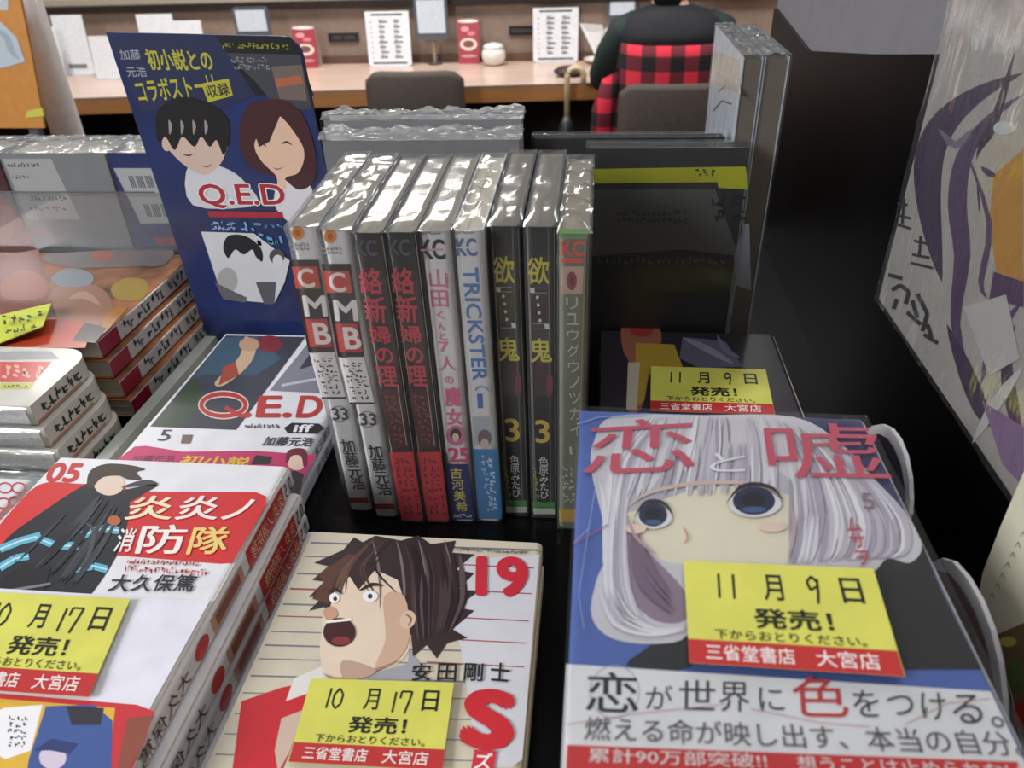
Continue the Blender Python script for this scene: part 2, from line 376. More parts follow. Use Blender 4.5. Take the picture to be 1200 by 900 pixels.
# 5 white, pink title
o = make_standing(4, 'white spine with pink vertical title and navy foot lettered in yellow', wm, wm, wm, seed=7, wr=.0004)
s = spine_sheet(rowdef[4][1])
s.marks((493, 271), (517, 271), (493, 275), 8, (130, 130, 130), 2)
s.text('KC', (491, 280), (520, 280), (494, 304), (42, 42, 46), .03); s.line([(493, 293), (519, 292)], 2.5, (226, 170, 196))
for ch, (x0, y0, x1, y1), bo in [('山', (502, 315, 523, 337), 0), ('田', (504, 340, 524, 360), 0), ('く', (511, 364, 519, 374), 0), ('ん', (512, 377, 521, 387), 0), ('と', (514, 389, 522, 398), 0), ('7', (513, 400, 525, 412), 0), ('人', (513, 417, 533, 434), 0), ('の', (520, 441, 530, 449), 0), ('魔', (520, 453, 540, 476), .02), ('女', (522, 478, 541, 498), .02)]:
    s.text(ch, (x0, y0), (x1, y0), (x0+2, y1), (226, 112, 152), .008+bo)
s.ell(534, 510, 11, 12, (206, 120, 156)); s.ell(534, 509, 6.5, 7.5, (70, 52, 56)); s.ell(534, 512, 4, 5, (235, 208, 190))
s.text('25', (524, 524), (549, 524), (526, 541), (222, 70, 124), .025)
s.poly([(521, 543), (549, 543), (557.5, 608), (531, 608)], (28, 40, 104))
for k, ch in enumerate('吉河美希'): s.text(ch, (527+2.2*k, 548+13*k), (541+2.2*k, 548+13*k), (528+2.2*k, 560+13*k), (226, 206, 90), .015)
s.marks((531, 600), (553, 600), (532, 606), 6, (200, 210, 230), 2)
s.build('spine_print', o)
# 6 white, blue letters
o = make_standing(5, 'white spine with blue capital letters running down and sky blue foot', wm, wm, wm, FILM_STRIPE, seed=11)
s = spine_sheet(rowdef[5][1])
s.marks((532, 270), (557, 270), (532, 274), 8, (130, 130, 130), 2); s.text('KC', (533, 279), (558, 279), (535, 300), (70, 112, 170), .03); s.line([(534, 290), (557, 290)], 2, (225, 235, 240))
# word runs down the spine: top of the letters towards the right
s.text('TRICKSTER', (560, 313), (571, 446), (541, 313), (46, 120, 196), .02)
s.text('（', (572, 452), (573, 458), (556, 452), (46, 120, 196)); s.text('1', (559, 461), (565, 461), (560, 478), (46, 110, 186), .02)
s.poly([(553, 488), (578, 488), (581, 522), (557, 522)], (178, 190, 198)); s.ell(568, 513, 8, 10, (120, 104, 108)); s.ell(568, 520, 5, 6, (222, 200, 190))
s.poly([(553.5, 526), (583, 526), (588.5, 607.5), (561, 607.5)], (44, 132, 196)); s.marks((570, 534), (580, 534), (576, 596), 1, (222, 236, 245), 21, rows=7); s.marks((562, 532), (569, 532), (572, 600), 1, (190, 222, 240), 9, rows=10)
s.build('spine_print', o)
# 7-8 black, yellow characters
o = make_standing(6, 'glossy black spine with two yellow characters and a 3, left one of the two', mat((24, 24, 26), .35, .4), mat((22, 22, 24), .35, .4), bm_, seed=14, page=mat((168, 154, 136), .8, var=.12, scale=900), wr=.0005)
s = spine_sheet(rowdef[6][1])
s.line([(576, 264), (596, 598)], 1.3, (120, 120, 118)); s.line([(600, 264), (613, 598)], 1.3, (100, 100, 104))
s.text('欲', (577, 300), (602, 300), (579, 332), (214, 200, 60), .02); s.text('鬼', (582, 395), (607, 395), (585, 423), (214, 204, 64), .02)
s.text('［', (581, 336), (600, 336), (582, 342), (225, 225, 220)); s.text('］', (586, 378), (604, 378), (587, 384), (225, 225, 220))
for k in range(4): s.ell(590+k*1.3, 347+k*9, 1.7, 2, (230, 230, 226))
s.ell(607, 450, 4, 14, (120, 30, 70)); s.text('3', (591, 490), (608, 490), (593, 517), (216, 190, 74), .02)
s.vtext('色原みたび', (597, 533), (608, 533), (600, 582), (228, 228, 226), .005)
s.marks((590, 545), (595, 545), (596, 590), 1, (150, 190, 50), 4, rows=6)
s.poly([(592, 586), (617, 586), (617.5, 592), (592.5, 592)], (70, 150, 60)); s.poly([(592.5, 593), (617, 593), (618, 600), (593.5, 600)], (196, 204, 186))
s.build('spine_print', o)
twin(o, 6, 7, 'glossy black spine with two yellow characters and a 3, right one, beside the olive spine')
# 9 olive
om = mat((112, 118, 98), .4, .35); od = mat((74, 78, 62), .4, .35)
o = make_standing(8, 'rightmost spine of the row, olive grey with red letters at its head', om, om, od, FILM_STRIPE, seed=21, page=mat((150, 138, 120), .8, var=.12, scale=900))
s = spine_sheet(rowdef[8][1])
s.poly([(655, 268), (690, 268), (688, 280), (655, 280)], (116, 160, 100)); s.text('KC', (657, 282), (685, 282), (658, 300), (226, 84, 50), .04); s.poly([(658, 302), (684, 302), (684, 308), (658, 308)], (224, 90, 60))
s.poly([(657, 312), (684, 312), (683, 344), (658, 344)], (206, 172, 158)); s.ell(670, 329, 6, 11, (150, 30, 36)); s.ell(670, 328, 2.6, 6, (70, 16, 20))
for k, ch in enumerate('リュウグウノツカイ'):
    y0 = 348+k*18.5; s.text(ch, (663+k*.6, y0), (677+k*.5, y0), (664+k*.6, y0+14), (206, 204, 184), .005)
s.text('1', (667, 523), (670, 523), (668, 532), (210, 208, 190)); s.marks((659, 545), (673, 545), (661, 590), 2, (200, 206, 200), 6, rows=6)
s.poly([(655, 596), (679, 597), (678.5, 612), (655.5, 611)], (206, 166, 40)); s.line([(686, 280), (677, 600)], 1.2, (170, 150, 70))
s.build('spine_print', o)

# ================================================================== RELEASE DATE CARDS
YEL, RED = (212, 210, 92), (188, 44, 44)
def sign(label, P, n, c4, month, day, red=True, cut=None):
    """c4: photo corners TL TR BR BL of a yellow card lying on the plane through P"""
    n = V(n).normalized(); q = [onplane(x, y, P, n) for x, y in c4]; ctr = sum(q, V())/4
    r = thing('release_card', label, 'sign', tuple(ctr), 'hand-lettered yellow release date cards')
    b = MB(); b.prism([p for p in q][::-1], n*.0006, mat(YEL, .45, .25)); b.build('card', r)
    s = Sheet(V(P)+n*.0006, n, .0001, .000017)
    (ax, ay), (bx, by), (cx, cy), (dx, dy) = c4
    def at(u, v):
        tx, ty, ux, uy = ax+(bx-ax)*u, ay+(by-ay)*u, dx+(cx-dx)*u, dy+(cy-dy)*u; return (tx+(ux-tx)*v, ty+(uy-ty)*v)
    def tx(body, u0, u1, v0, v1, c, bold=0): s.text(body, at(u0, v0), at(u1, v0), at(u0, v1), c, bold)
    K = (24, 24, 22); s.poly([at(0, .76), at(1, .76), at(1, 1), at(0, 1)], RED)
    def hand(n_, u, v, w, h):
        P_ = {'1': [[(.5, 0), (.42, 1)]], '0': [[(.5, 0), (.1, .3), (.1, .75), (.45, 1), (.85, .75), (.9, .3), (.5, 0)]], '7': [[(.05, .35), (.1, .05), (.9, .05), (.75, .5), (.55, 1)]], '9': [[(.85, .2), (.5, 0), (.15, .2), (.3, .5), (.8, .35), (.85, .1), (.75, .6), (.6, 1)]]}[n_]
        wd = math.hypot(bx-ax, by-ay)*.013
        for st in P_: s.line([at(u+w*a, v+h*c_) for a, c_ in st], wd, K)
    k = 0
    for ch in month: hand(ch, .14+k*.075 if month == '11' else .12+k*.06, .1, .075, .24); k += 1
    tx('月', .40, .50, .09, .34, K, .012)
    if len(day) == 2: hand(day[0], .585, .12, .05, .24); hand(day[1], .64, .1, .09, .27)
    else: hand(day, .62, .09, .08, .26)
    tx('日', .80, .91, .09, .33, K, .012)
    tx('発売！', .33, .72, .42, .62, K, .025)
    tx('下からおとりください。', .13, .86, .65, .745, K, .006)
    tx('三省堂書店', .08, .50, .80, .96, (240, 226, 222), .012); tx('大宮店', .60, .90, .80, .96, (240, 226, 222), .012)
    s.build('lettering', r); return r

# ================================================================== FRONT RIGHT STACK (silver haired cover, band)
BZ = T+.128; BX0, BX1, BY0, BY1 = -.0037, .1075, .084, .257
blue = mat((78, 104, 178), .38, .5, bump=.15, bscale=30); navy = mat((34, 34, 60), .38, .5)
n_cp = 9; th = .128/n_cp; words = ['topmost', 'second', 'third', 'fourth', 'fifth', 'sixth', 'seventh', 'eighth', 'bottom']
stack0 = None
for k in range(n_cp):
    jx, jy = (0, 0) if k == 0 else (random.uniform(-.0008, .0004), random.uniform(-.001, 0)); z = BZ-th*(k+1)
    if k == 0:
        r = thing('comic_book', 'blue comic with silver-haired figure and white band, topmost at front right', 'book', (BX0, BY0, z), 'copies of the blue banded comic'); paperback(r, BX1-BX0, BY1-BY0, th, blue, navy, navy); top = r
    elif k == 1:
        r = thing('comic_book', 'second copy down in the front right stack of blue comics', 'book', (BX0+jx, BY0+jy, z), 'copies of the blue banded comic'); paperback(r, BX1-BX0, BY1-BY0, th, blue, navy, navy); stack0 = r
    else:
        r = copy_tree(stack0); r.location = (BX0+jx, BY0+jy, z); r['label'] = words[k]+' copy in the front right stack of blue comics'
s = Sheet((0, 0, BZ), (0, 0, 1), .0001, .000017)
HAIR = (212, 208, 214); HS = (172, 166, 178); HS2 = (190, 186, 196); SK = (236, 228, 204)
s.poly([(935, 489), (1008, 493), (1056, 590), (1075, 634), (1040, 600), (985, 520)], (44, 44, 92))
s.poly([(1000, 640), (1082, 640), (1102, 690), (1150, 785), (1060, 785), (990, 665)], (22, 20, 26))
s.blob([(735, 665), (805, 735), (808, 783), (734, 780), (770, 742)], (24, 24, 30))
s.blob([(693, 552), (697, 515), (720, 488), (820, 487), (930, 489), (985, 520), (1028, 565), (1060, 600), (1080, 640), (1066, 660), (1040, 655), (1020, 672), (980, 668), (900, 664), (806, 690), (806, 744), (765, 755), (716, 748), (693, 722), (699, 680), (712, 640)], HAIR)
s.blob([(714, 600), (752, 640), (803, 694), (803, 727), (768, 728), (738, 700), (720, 660)], (150, 128, 148))
s.blob([(733, 596), (760, 578), (812, 566), (880, 566), (925, 582), (927, 640), (912, 664), (803, 662), (768, 652), (742, 622)], SK)
s.blob([(722, 575), (760, 548), (830, 535), (905, 548), (935, 580), (900, 575), (850, 570), (800, 578), (748, 598), (720, 600)], HS2)
for pts, wd, c in [([(735, 495), (715, 560), (712, 640), (730, 720)], 15, (226, 223, 230)), ([(760, 492), (742, 540), (735, 590)], 14, HS), ([(800, 489), (785, 530), (752, 585)], 12, (222, 220, 228)),
                   ([(850, 489), (850, 530), (820, 570)], 15, HS), ([(890, 490), (905, 530), (895, 572)], 14, (222, 220, 228)), ([(915, 495), (945, 560), (942, 660)], 22, (224, 222, 228)),
                   ([(935, 500), (980, 570), (975, 660)], 16, HS), ([(960, 505), (1010, 580), (1010, 665)], 16, (200, 196, 206)), ([(985, 525), (1040, 590), (1062, 650)], 12, (160, 154, 168)), ([(700, 560), (716, 620), (706, 700), (735, 745), (800, 742)], 9, (232, 230, 234)), ([(925, 560), (932, 610), (925, 655)], 9, HS)]:
    s.lock([(pts[0][0], pts[0][1])]+[tuple((a+b)/2 for a, b in zip(p, q)) for p, q in zip(pts, pts[1:])]+[pts[-1]], wd, c)
HC = [(226, 222, 230), (196, 190, 202), (176, 168, 184), (236, 233, 238), (206, 200, 212)]
s.strands([(760, 488), (720, 540), (712, 600), (704, 660), (700, 710)], [(790, 489), (752, 540), (734, 600), (738, 690), (764, 745)], 34, HC, 4, 3)
s.strands([(900, 489), (926, 540), (930, 600), (924, 640), (920, 664)], [(960, 508), (1020, 560), (1062, 610), (1066, 645), (1050, 655)], 70, HC, 5, 5)
s.strands([(770, 489), (752, 520), (738, 560), (728, 588)], [(900, 489), (912, 520), (916, 550), (918, 580)], 46, HC, 5, 7)
s.strands([(700, 690), (716, 735), (760, 748), (804, 742)], [(722, 690), (742, 722), (770, 738), (804, 736)], 12, HC, 3, 8)
s.strands([(742, 610), (758, 660), (785, 700)], [(738, 640), (750, 690), (790, 726)], 10, [(126, 104, 126), (166, 144, 162)], 5, 9)
s.lock([(733, 598), (760, 580), (812, 569), (880, 569), (924, 586)], 5, (216, 190, 178)); s.lock([(800, 618), (806, 632), (800, 640)], 2.5, (206, 150, 140)); s.ell(745, 622, 12, 6, (238, 210, 196)); s.ell(905, 620, 16, 6, (238, 212, 196))
s.lock([(925, 590), (930, 625), (922, 662)], 5, (196, 170, 176)); s.lock([(735, 604), (745, 632), (772, 655)], 4, (190, 160, 160))
# plain oval eyes of the generic figure
for cx, cy, rx, ry in ((766, 608, 21, 15), (884, 592, 31, 18)):
    s.ell(cx, cy+1, rx, ry*.9, (232, 228, 234)); s.ell(cx-1, cy-2, rx*.8, ry*.92, (30, 40, 72)); s.ell(cx-1, cy-3, rx*.45, ry*.5, (12, 14, 30)); s.ell(cx-1, cy+ry*.45, rx*.45, ry*.2, (70, 96, 142))
    s.lock([(cx-rx*1.1, cy+2), (cx-rx*.6, cy-ry*.95), (cx, cy-ry*1.2), (cx+rx*.7, cy-ry*.9), (cx+rx*1.1, cy)], 5, (36, 28, 38))
for pts in ([(690, 622), (672, 640)], [(700, 560), (690, 620), (678, 700), (684, 740)], [(676, 500), (700, 492), (760, 488)]): s.line(pts, 1, (150, 170, 215))
s.line([(673, 640), (712, 618)], 1.2, (170, 80, 110))
PK = (204, 84, 106)
s.text('恋', (692, 497), (812, 491), (682, 560), PK, 0.0); s.text('嘘', (893, 498), (1022, 500), (902, 563), PK, 0.0)
s.text('と', (835, 534), (876, 534), (830, 556), (238, 236, 240), 0)
s.text('5', (1007, 581), (1020, 581), (1012, 600), (150, 110, 126)); s.vtext('ムサヲ', (988, 610), (1005, 610), (1003, 666), (200, 70, 90), .01)
s.build('cover_print', top)
# paper band round the lower part of the jacket
ow = mat((232, 232, 234), .4, .3)
b = MB(); M = Matrix.Translation((0, 0, 0)); yb = onz(668, 780, BZ).y
b.box((BX0-.0003, BY0-.0002, BZ-.0001), (BX1-.003, yb, BZ+.0006), ow); b.box((BX0-.0006, BY0-.0002, BZ-th), (BX0-.0001, yb, BZ+.0006), ow)
ob = b.build('paper_band', top, label='white band of black and red lettering')
s = Sheet((0, 0, BZ+.0006), (0, 0, 1), .0001, .000017)
K = (58, 54, 58)
s.poly([(664.6, 873), (1192, 893), (1203, 922), (663, 903)], (206, 36, 36))
s.ring(720, 811, 29, 31, 1, (180, 176, 180), 28)
s.text('恋', (688, 787), (747, 789), (686, 834), (30, 28, 30), .008)
for ch, x0, x1, y0, y1, c, bo in [('が', 757, 788, 803, 831, K, 0), ('世', 796, 838, 797, 832, K, 0), ('界', 843, 878, 799, 834, K, 0), ('に', 888, 916, 806, 833, K, 0), ('色', 927, 989, 792, 840, (198, 48, 48), .004), ('を', 998, 1028, 809, 840, K, 0), ('つ', 1038, 1068, 815, 838, K, 0), ('け', 1078, 1106, 812, 844, K, 0), ('る', 1114, 1148, 814, 848, K, 0), ('。', 1160, 1174, 840, 853, K, 0)]:
    s.text(ch, (x0, y0), (x1, y0+1), (x0+(-1 if x0 < 850 else 3), y1), c, bo)
s.text('燃える命が映し出す、本当の自分。', (686, 840), (1190, 858), (684, 868), (84, 80, 84), 0)
s.text('累計90万部突破!!', (690, 877), (897, 884), (689, 894), (240, 228, 226), .006); s.text('想うことは止められない', (932, 886), (1195, 896), (936, 904), (240, 228, 226), .006)
s.line([(664, 850), (740, 838), (850, 826)], 1, (205, 150, 150)); s.line([(880, 832), (960, 848), (1020, 853)], 1, (205, 150, 150)); s.line([(1060, 850), (1110, 825), (1160, 820)], 1, (205, 150, 150))
s.build('band_lettering', ob)
b = MB(); vs = []; fs = []; NU, NV = 20, 30                                    # film lying over the front cover
for i in range(NU+1):
    for j in range(NV+1):
        x, y = BX0-.001+(BX1-BX0+.001)*i/NU, BY0-.001+(BY1-BY0+.002)*j/NV
        vs.append((x, y, BZ+.0018+.0004*nz((x, y, 0), 35)+.0003*nz((x, y, 0), 120, 5)))
for i in range(NU):
    for j in range(NV): a = i*(NV+1)+j; fs.append((a, a+NV+1, a+NV+2, a+1))
b.faces(vs, fs, FILM_SOFT); b.build('shrink_wrap', top, smooth=True)
sign('yellow card dated 11 over 9 lying on the large silver-haired cover', (0, 0, BZ+.0026), (0, 0, 1), [(801, 659), (1023, 668), (1060, 793), (808, 777)], '11', '9')

# ================================================================== FRONT MIDDLE STACK (number 19)
DZ = T+.04; cream = mat((206, 196, 176), .42, .4, bump=.15, bscale=30)
DX0, DX1, DY1 = -.1355, -.0208, .2712; dh = .172
mids = ['comic with 19 and red S on cream ruled cover, topmost of the front middle stack', 'second copy under the cream comic numbered 19', 'lowest copy under the cream comic numbered 19']
for k in range(3):
    z = DZ-.04/3*(k+1)
    if k < 2:
        r = thing('comic_book', mids[k], 'book', (DX0+.0006*k, DY1-dh-.0008*k, z), 'copies of the cream comic numbered 19'); paperback(r, DX1-DX0, dh, .04/3, cream, cream, cream, r=.003)
        if k == 0: top = r
        else: base = r
    else:
        r = copy_tree(base); r.location = (DX0-.001, DY1-dh, z); r['label'] = mids[k]
s = Sheet((0, 0, DZ), (0, 0, 1), .0001, .000017)
def edge_l(y): p = onz(366, 625, DZ); return None
for y in (636, 652, 672, 690, 708, 722, 740, 756, 772, 792, 812, 836, 860, 884):
    xl = 366-(y-625)*.45+3; xr = 637-(y-638)*.107-3; s.lay = 0
    s.line([(xl, y), (xr, y+9)], 1.3 if y % 3 else 2, (158, 74, 70) if y % 4 else (120, 120, 130))
s.lay = 1
s.poly([(505, 640), (560, 655), (632, 650), (612, 890), (600, 899), (560, 899), (540, 760)], (206, 206, 214)); 
for y in (660, 690, 722, 748, 776): s.lay = 3; s.line([(500, y), (628-(y-640)*.1, y+6)], 1.4, (160, 70, 74))
s.poly([(283, 822), (330, 806), (384, 795), (352, 850), (330, 905), (272, 905)], (196, 34, 44)); s.poly([(330, 842), (356, 832), (340, 880), (326, 905), (322, 880)], (200, 176, 160))
s.poly([(345, 795), (380, 780), (395, 790), (375, 808), (335, 822)], (222, 218, 214))
s.blob([(378, 690), (400, 660), (440, 640), (480, 660), (482, 745), (470, 775), (440, 786), (400, 799), (380, 790), (375, 760), (378, 730)], (226, 206, 184))
s.poly([(395, 800), (478, 778), (480, 760), (500, 790), (480, 800), (430, 806)], (160, 158, 166))
s.poly([(402, 645), (368, 660), (385, 664), (366, 680), (380, 682), (362, 700), (378, 700), (362, 716), (380, 712), (385, 722), (392, 690), (410, 676), (420, 692), (440, 668), (466, 680), (474, 705), (470, 735), (482, 745), (484, 770), (500, 756), (512, 772), (524, 754), (548, 748), (530, 738), (556, 716), (536, 712), (560, 694), (538, 690), (556, 672), (534, 668), (556, 650), (530, 648), (534, 634), (505, 638), (490, 628), (470, 634), (440, 628), (425, 636), (415, 630)], (52, 38, 40))
s.poly([(408, 650), (372, 674), (380, 682), (366, 702), (384, 708), (400, 672), (425, 650)], (92, 58, 44))
for x in (436, 464, 490, 520): s.lock([(x, 632), (x+6, 655), (x+10, 690), (x+9, 715)], 3.4, (122, 108, 104))
s.strands([(430, 630), (410, 650), (392, 672), (372, 694)], [(470, 632), (450, 650), (440, 668), (470, 700)], 16, [(84, 60, 52), (104, 74, 58), (40, 28, 30)], 4, 4)
s.strands([(470, 634), (480, 670), (480, 710), (488, 756)], [(545, 650), (548, 680), (548, 706), (530, 740)], 30, [(70, 54, 54), (36, 26, 30), (88, 74, 74)], 5, 5)
s.blob([(450, 700), (474, 700), (480, 745), (468, 772), (440, 783), (452, 750)], (204, 170, 144)); s.ell(478, 727, 9, 11, (216, 188, 164), 20); s.lock([(474, 720), (482, 726), (478, 736)], 3, (150, 100, 80)); s.blob([(379, 716), (390, 712), (396, 722), (384, 728)], (196, 150, 120)); s.lock([(378, 790), (400, 797), (440, 786), (470, 774)], 4, (170, 130, 110)); s.blob([(402, 775), (440, 786), (428, 795), (404, 798)], (190, 156, 136))
s.ell(398, 742, 19, 17, (66, 22, 26)); s.ell(400, 752, 11, 5, (130, 50, 54)); s.line([(383, 730), (412, 727)], 3, (238, 234, 230)); s.ell(392, 702, 6, 6, (240, 240, 240)); s.ell(393, 703, 2.4, 2.6, (60, 50, 50)); s.ell(434, 700, 9, 6.5, (240, 240, 240)); s.ell(434, 700, 2.8, 3, (60, 50, 50))
s.lock([(420, 694), (436, 686), (450, 688)], 4, (50, 36, 36)); s.lock([(384, 694), (394, 692), (402, 698)], 4, (50, 36, 36))
s.text('19', (558, 652), (618, 654), (557, 700), (198, 40, 56), .05)
s.marks((532, 641), (618, 645), (532, 647), 26, (120, 110, 110), 4)
for ch, x in zip('安田剛士', (484, 514, 545, 576)): s.text(ch, (x, 779+(x-484)*-.02), (x+22, 779), (x-2, 799), (26, 26, 28), .02)
s.text('S', (547, 806), (607, 812), (536, 877), (198, 30, 44), .06)
s.poly([(556, 880), (582, 882), (578, 905), (552, 905)], (206, 40, 50)); s.text('ズ', (558, 883), (578, 884), (555, 903), (240, 236, 236), .02)
s.build('cover_print', top)
sign('yellow card dated 10 over 17 lying on the cream comic numbered 19', (0, 0, DZ+.0022), (0, 0, 1), [(365, 796), (532, 801), (518, 903), (338, 893)], '10', '17')

# ================================================================== FRONT LEFT STACK (red title box)
FZ = T+.058; FX0, FX1, FY1 = -.281, -.157, .2992; ft = .0145; white = mat((226, 225, 230), .4, .4, bump=.15, bscale=30); redc = mat((200, 40, 44), .42, .4)
fl = ['white comic with red title box, topmost of the front left stack', 'second white comic down in the front left stack', 'third white comic down in the front left stack', 'bottom white comic of the front left stack']
offs = [(0, 0), (.005, -.004), (.004, -.002), (.010, -.002)]
for k in range(4):
    z = FZ-ft*(k+1)
    if k < 2:
        M = Matrix.Translation((FX0+offs[k][0], FY1-.176+offs[k][1], z))
        r = thing('comic_book', fl[k], 'book', M, 'copies of the white comic with red title box'); paperback(r, FX1-FX0+.003, .176, ft, white, white, white, r=.004)
        xs = FX1+offs[k][0]+.003; sp = Sheet((xs, 0, 0), (1, 0, 0), .00015, .00004)
        # spine print is laid out in metres along the spine
        y0 = FY1+offs[k][1]; bb = MB(); e = .0002
        def rect(ya, yb_, za, zb, c, l=1): bb.face([(xs+e*l, ya, z+za), (xs+e*l, yb_, z+za), (xs+e*l, yb_, z+zb), (xs+e*l, ya, z+zb)], ink(*c))
        def run(body, ya, yb_, za, zb, c, bold=0, l=2):
            vs_, fs_ = glyphs(body, bold); bb.faces([(xs+e*l, y0-ya-(yb_-ya)*u, z+za+(zb-za)*(1-v) if False else z+za+(zb-za)*v) for u, v in vs_], fs_, ink(*c))
        rect(y0-.060, y0-.014, .0015, ft-.0015, (196, 44, 46)); run('0 5', .003, .012, .003, ft-.003, (90, 60, 60))
        vs_, fs_ = glyphs('炎炎ノ消防隊')
        bb.faces([(xs+e*2, y0-.016-.040*u, z+.003+(ft-.006)*v) for u, v in vs_], fs_, ink(232, 214, 170))
        rect(y0-.098, y0-.066, .003, ft-.003, (196, 150, 130), 1); rect(y0-.094, y0-.070, .0045, ft-.0045, (140, 84, 76), 2)
        n_ = 16; bb.face([(xs+e, y0-.108+.006*math.cos(2*math.pi*i/n_), z+ft/2+.0045*math.sin(2*math.pi*i/n_)) for i in range(n_)], ink(196, 60, 66))
        vs_, fs_ = glyphs('大久保篤'); bb.faces([(xs+e*2, y0-.120-.038*u, z+.0035+(ft-.007)*v) for u, v in vs_], fs_, ink(84, 50, 50))
        bb.build('spine_print', r)
        if k == 0: top = r
        else: base = r
    else:
        r = copy_tree(base); r.location = (FX0+offs[k][0], FY1-.176+offs[k][1], z); r['label'] = fl[k]
s = Sheet((0, 0, FZ), (0, 0, 1), .0001, .000017)
s.text('05', (62, 542), (100, 543), (50, 565), (196, 56, 56), .04)
s.blob([(46, 568), (90, 567), (118, 569), (150, 574), (146, 602), (60, 640), (0, 680), (-6, 650), (-4, 624), (8, 605)], (206, 48, 48))
s.poly([(148, 576), (300, 577), (312, 582), (312, 592), (272, 660), (258, 661), (136, 651)], (206, 42, 46))
s.blob([(112, 562), (128, 572), (152, 585), (142, 640), (112, 690), (95, 702), (60, 700), (0, 700), (0, 642), (50, 600)], (30, 32, 38))
s.poly([(128, 578), (180, 567), (186, 569), (140, 596), (120, 592)], (34, 34, 40))
s.ell(128, 567, 18, 14, (226, 204, 186)); s.blob([(102, 568), (106, 552), (124, 544), (150, 545), (170, 550), (160, 554), (166, 562), (150, 562), (140, 558), (120, 560), (108, 572)], (64, 48, 42))
for pts in ([(0, 644), (22, 635), (48, 628)], [(42, 630), (66, 640), (92, 640)], [(96, 628), (120, 620), (140, 622)], [(0, 666), (18, 655), (34, 652)], [(84, 668), (110, 664), (126, 668)]):
    s.line(pts, 9, (92, 172, 200)); s.line([(x, y) for x, y in pts], 2, (190, 220, 230))
s.poly([(0, 680), (30, 660), (60, 664), (52, 695), (20, 702), (0, 702)], (22, 22, 26)); s.strands([(110, 570), (80, 600), (50, 630), (20, 660)], [(145, 600), (130, 630), (112, 660), (90, 690)], 22, [(48, 52, 60), (24, 24, 30), (58, 62, 70)], 5, 6); s.lock([(96, 612), (110, 622), (104, 652), (92, 668)], 5, (70, 76, 84)); s.lock([(142, 572), (170, 566), (186, 568)], 6, (60, 62, 68)); s.ell(134, 611, 8, 6, (176, 96, 60)); s.line([(0, 695), (60, 685)], 3, (120, 120, 130))
for ch, x0, x1, y0, y1, c in [('炎', 155, 208, 582, 610, (240, 226, 190)), ('炎', 214, 262, 582, 610, (242, 232, 224)), ('ノ', 268, 300, 586, 610, (240, 232, 226)), ('消', 142, 162, 620, 648, (236, 230, 226)), ('防', 168, 222, 616, 650, (240, 236, 230)), ('隊', 228, 272, 618, 651, (236, 206, 120))]:
    s.text(ch, (x0, y0), (x1, y0), (x0-10, y1), c, .02)
s.marks((152, 655), (236, 658), (148, 662), 22, (190, 90, 90), 3); s.marks((148, 662), (246, 668), (146, 671), 14, (196, 90, 92), 13)
for ch, x in zip('大久保篤', (134, 160, 185, 210)): s.text(ch, (x, 674), (x+23, 675), (x-8, 694), (34, 30, 34), .02)
s.build('cover_print', top)
b = MB(); P4 = [onz(x, y, FZ+.0004) for x, y in ((-60, 806), (188, 824), (150, 918), (-90, 918))]
bm2 = mat((224, 222, 232), .35, .4)
ya = onz(120, 698, FZ).y
b.box((FX0-.0004, FY1-.1762, FZ+.0002), (FX1+.0005, ya, FZ+.0007), bm2); pb = b.build('paper_band', top, label='pale lilac paper band with comic panels along the bottom')
s = Sheet((0, 0, FZ+.0007), (0, 0, 1), .0001, .000017)
s.poly([(-60, 808), (160, 826), (182, 834), (150, 915), (-90, 915)], (198, 50, 58)); s.poly([(-60, 814), (135, 830), (125, 915), (-90, 915)], (218, 176, 60))
s.poly([(4, 830), (50, 826), (36, 880), (6, 890), (-10, 880), (-10, 840)], (238, 236, 238)); s.marks((10, 838), (34, 838), (8, 876), 3, (40, 40, 44), 6, rows=5)
s.poly([(54, 828), (110, 826), (132, 845), (130, 915), (30, 915), (34, 890)], (64, 88, 150)); s.poly([(78, 828), (122, 830), (118, 850), (84, 850)], (50, 46, 58)); s.ell(62, 888, 16, 14, (210, 196, 214)); s.poly([(40, 880), (60, 866), (92, 872), (82, 884), (60, 880)], (46, 60, 110))
s.poly([(150, 842), (180, 838), (170, 870), (150, 905), (136, 905)], (140, 74, 58))
s.build('band_print', pb)
sign('yellow card dated 10 over 17 on the white comic with the red title box', (0, 0, FZ+.0022), (0, 0, 1), [(-22, 694), (153, 703), (104, 817), (-72, 805)], '10', '17')

# ================================================================== MIDDLE LEFT: white comic with dark art (Q.E.D cover)
QZ = T+.027; QX0, QX1, QY1 = -.2797, -.166, .493
labs = ['white comic with large red capitals, lying at the foot of the tall blue card', 'lower copy under the white comic with large red capitals']
for k in range(2):
    r = thing('comic_book', labs[k], 'book', (QX0-.001*k, QY1-.172-.002*k, QZ-.0135*(k+1)), 'copies of the white comic with large red capitals'); paperback(r, QX1-QX0, .172, .0135, white, white, mat((214, 206, 184), .5))
    bb = MB(); xs = QX1-.001*k+.00015; z = QZ-.0135*(k+1)
    for a, c, l in (('加藤元浩', (46, 42, 44), .105), ('ＱＥＤ', (176, 52, 54), .05)):
        vs_, fs_ = glyphs(a); bb.faces([(xs, QY1-l-.03*u, z+.003+.007*v) for u, v in vs_], fs_, ink(*c))
    bb.build('spine_print', r)
    if k == 0: top = r
s = Sheet((0, 0, QZ), (0, 0, 1), .0001, .000017)
s.poly([(265, 393), (358, 395), (277, 504), (176, 500)], (58, 60, 72)); s.poly([(262, 396), (300, 394), (330, 420), (300, 440), (236, 440), (225, 445)], (58, 84, 106)); s.poly([(230, 440), (240, 470), (210, 500), (178, 500)], (50, 66, 46))
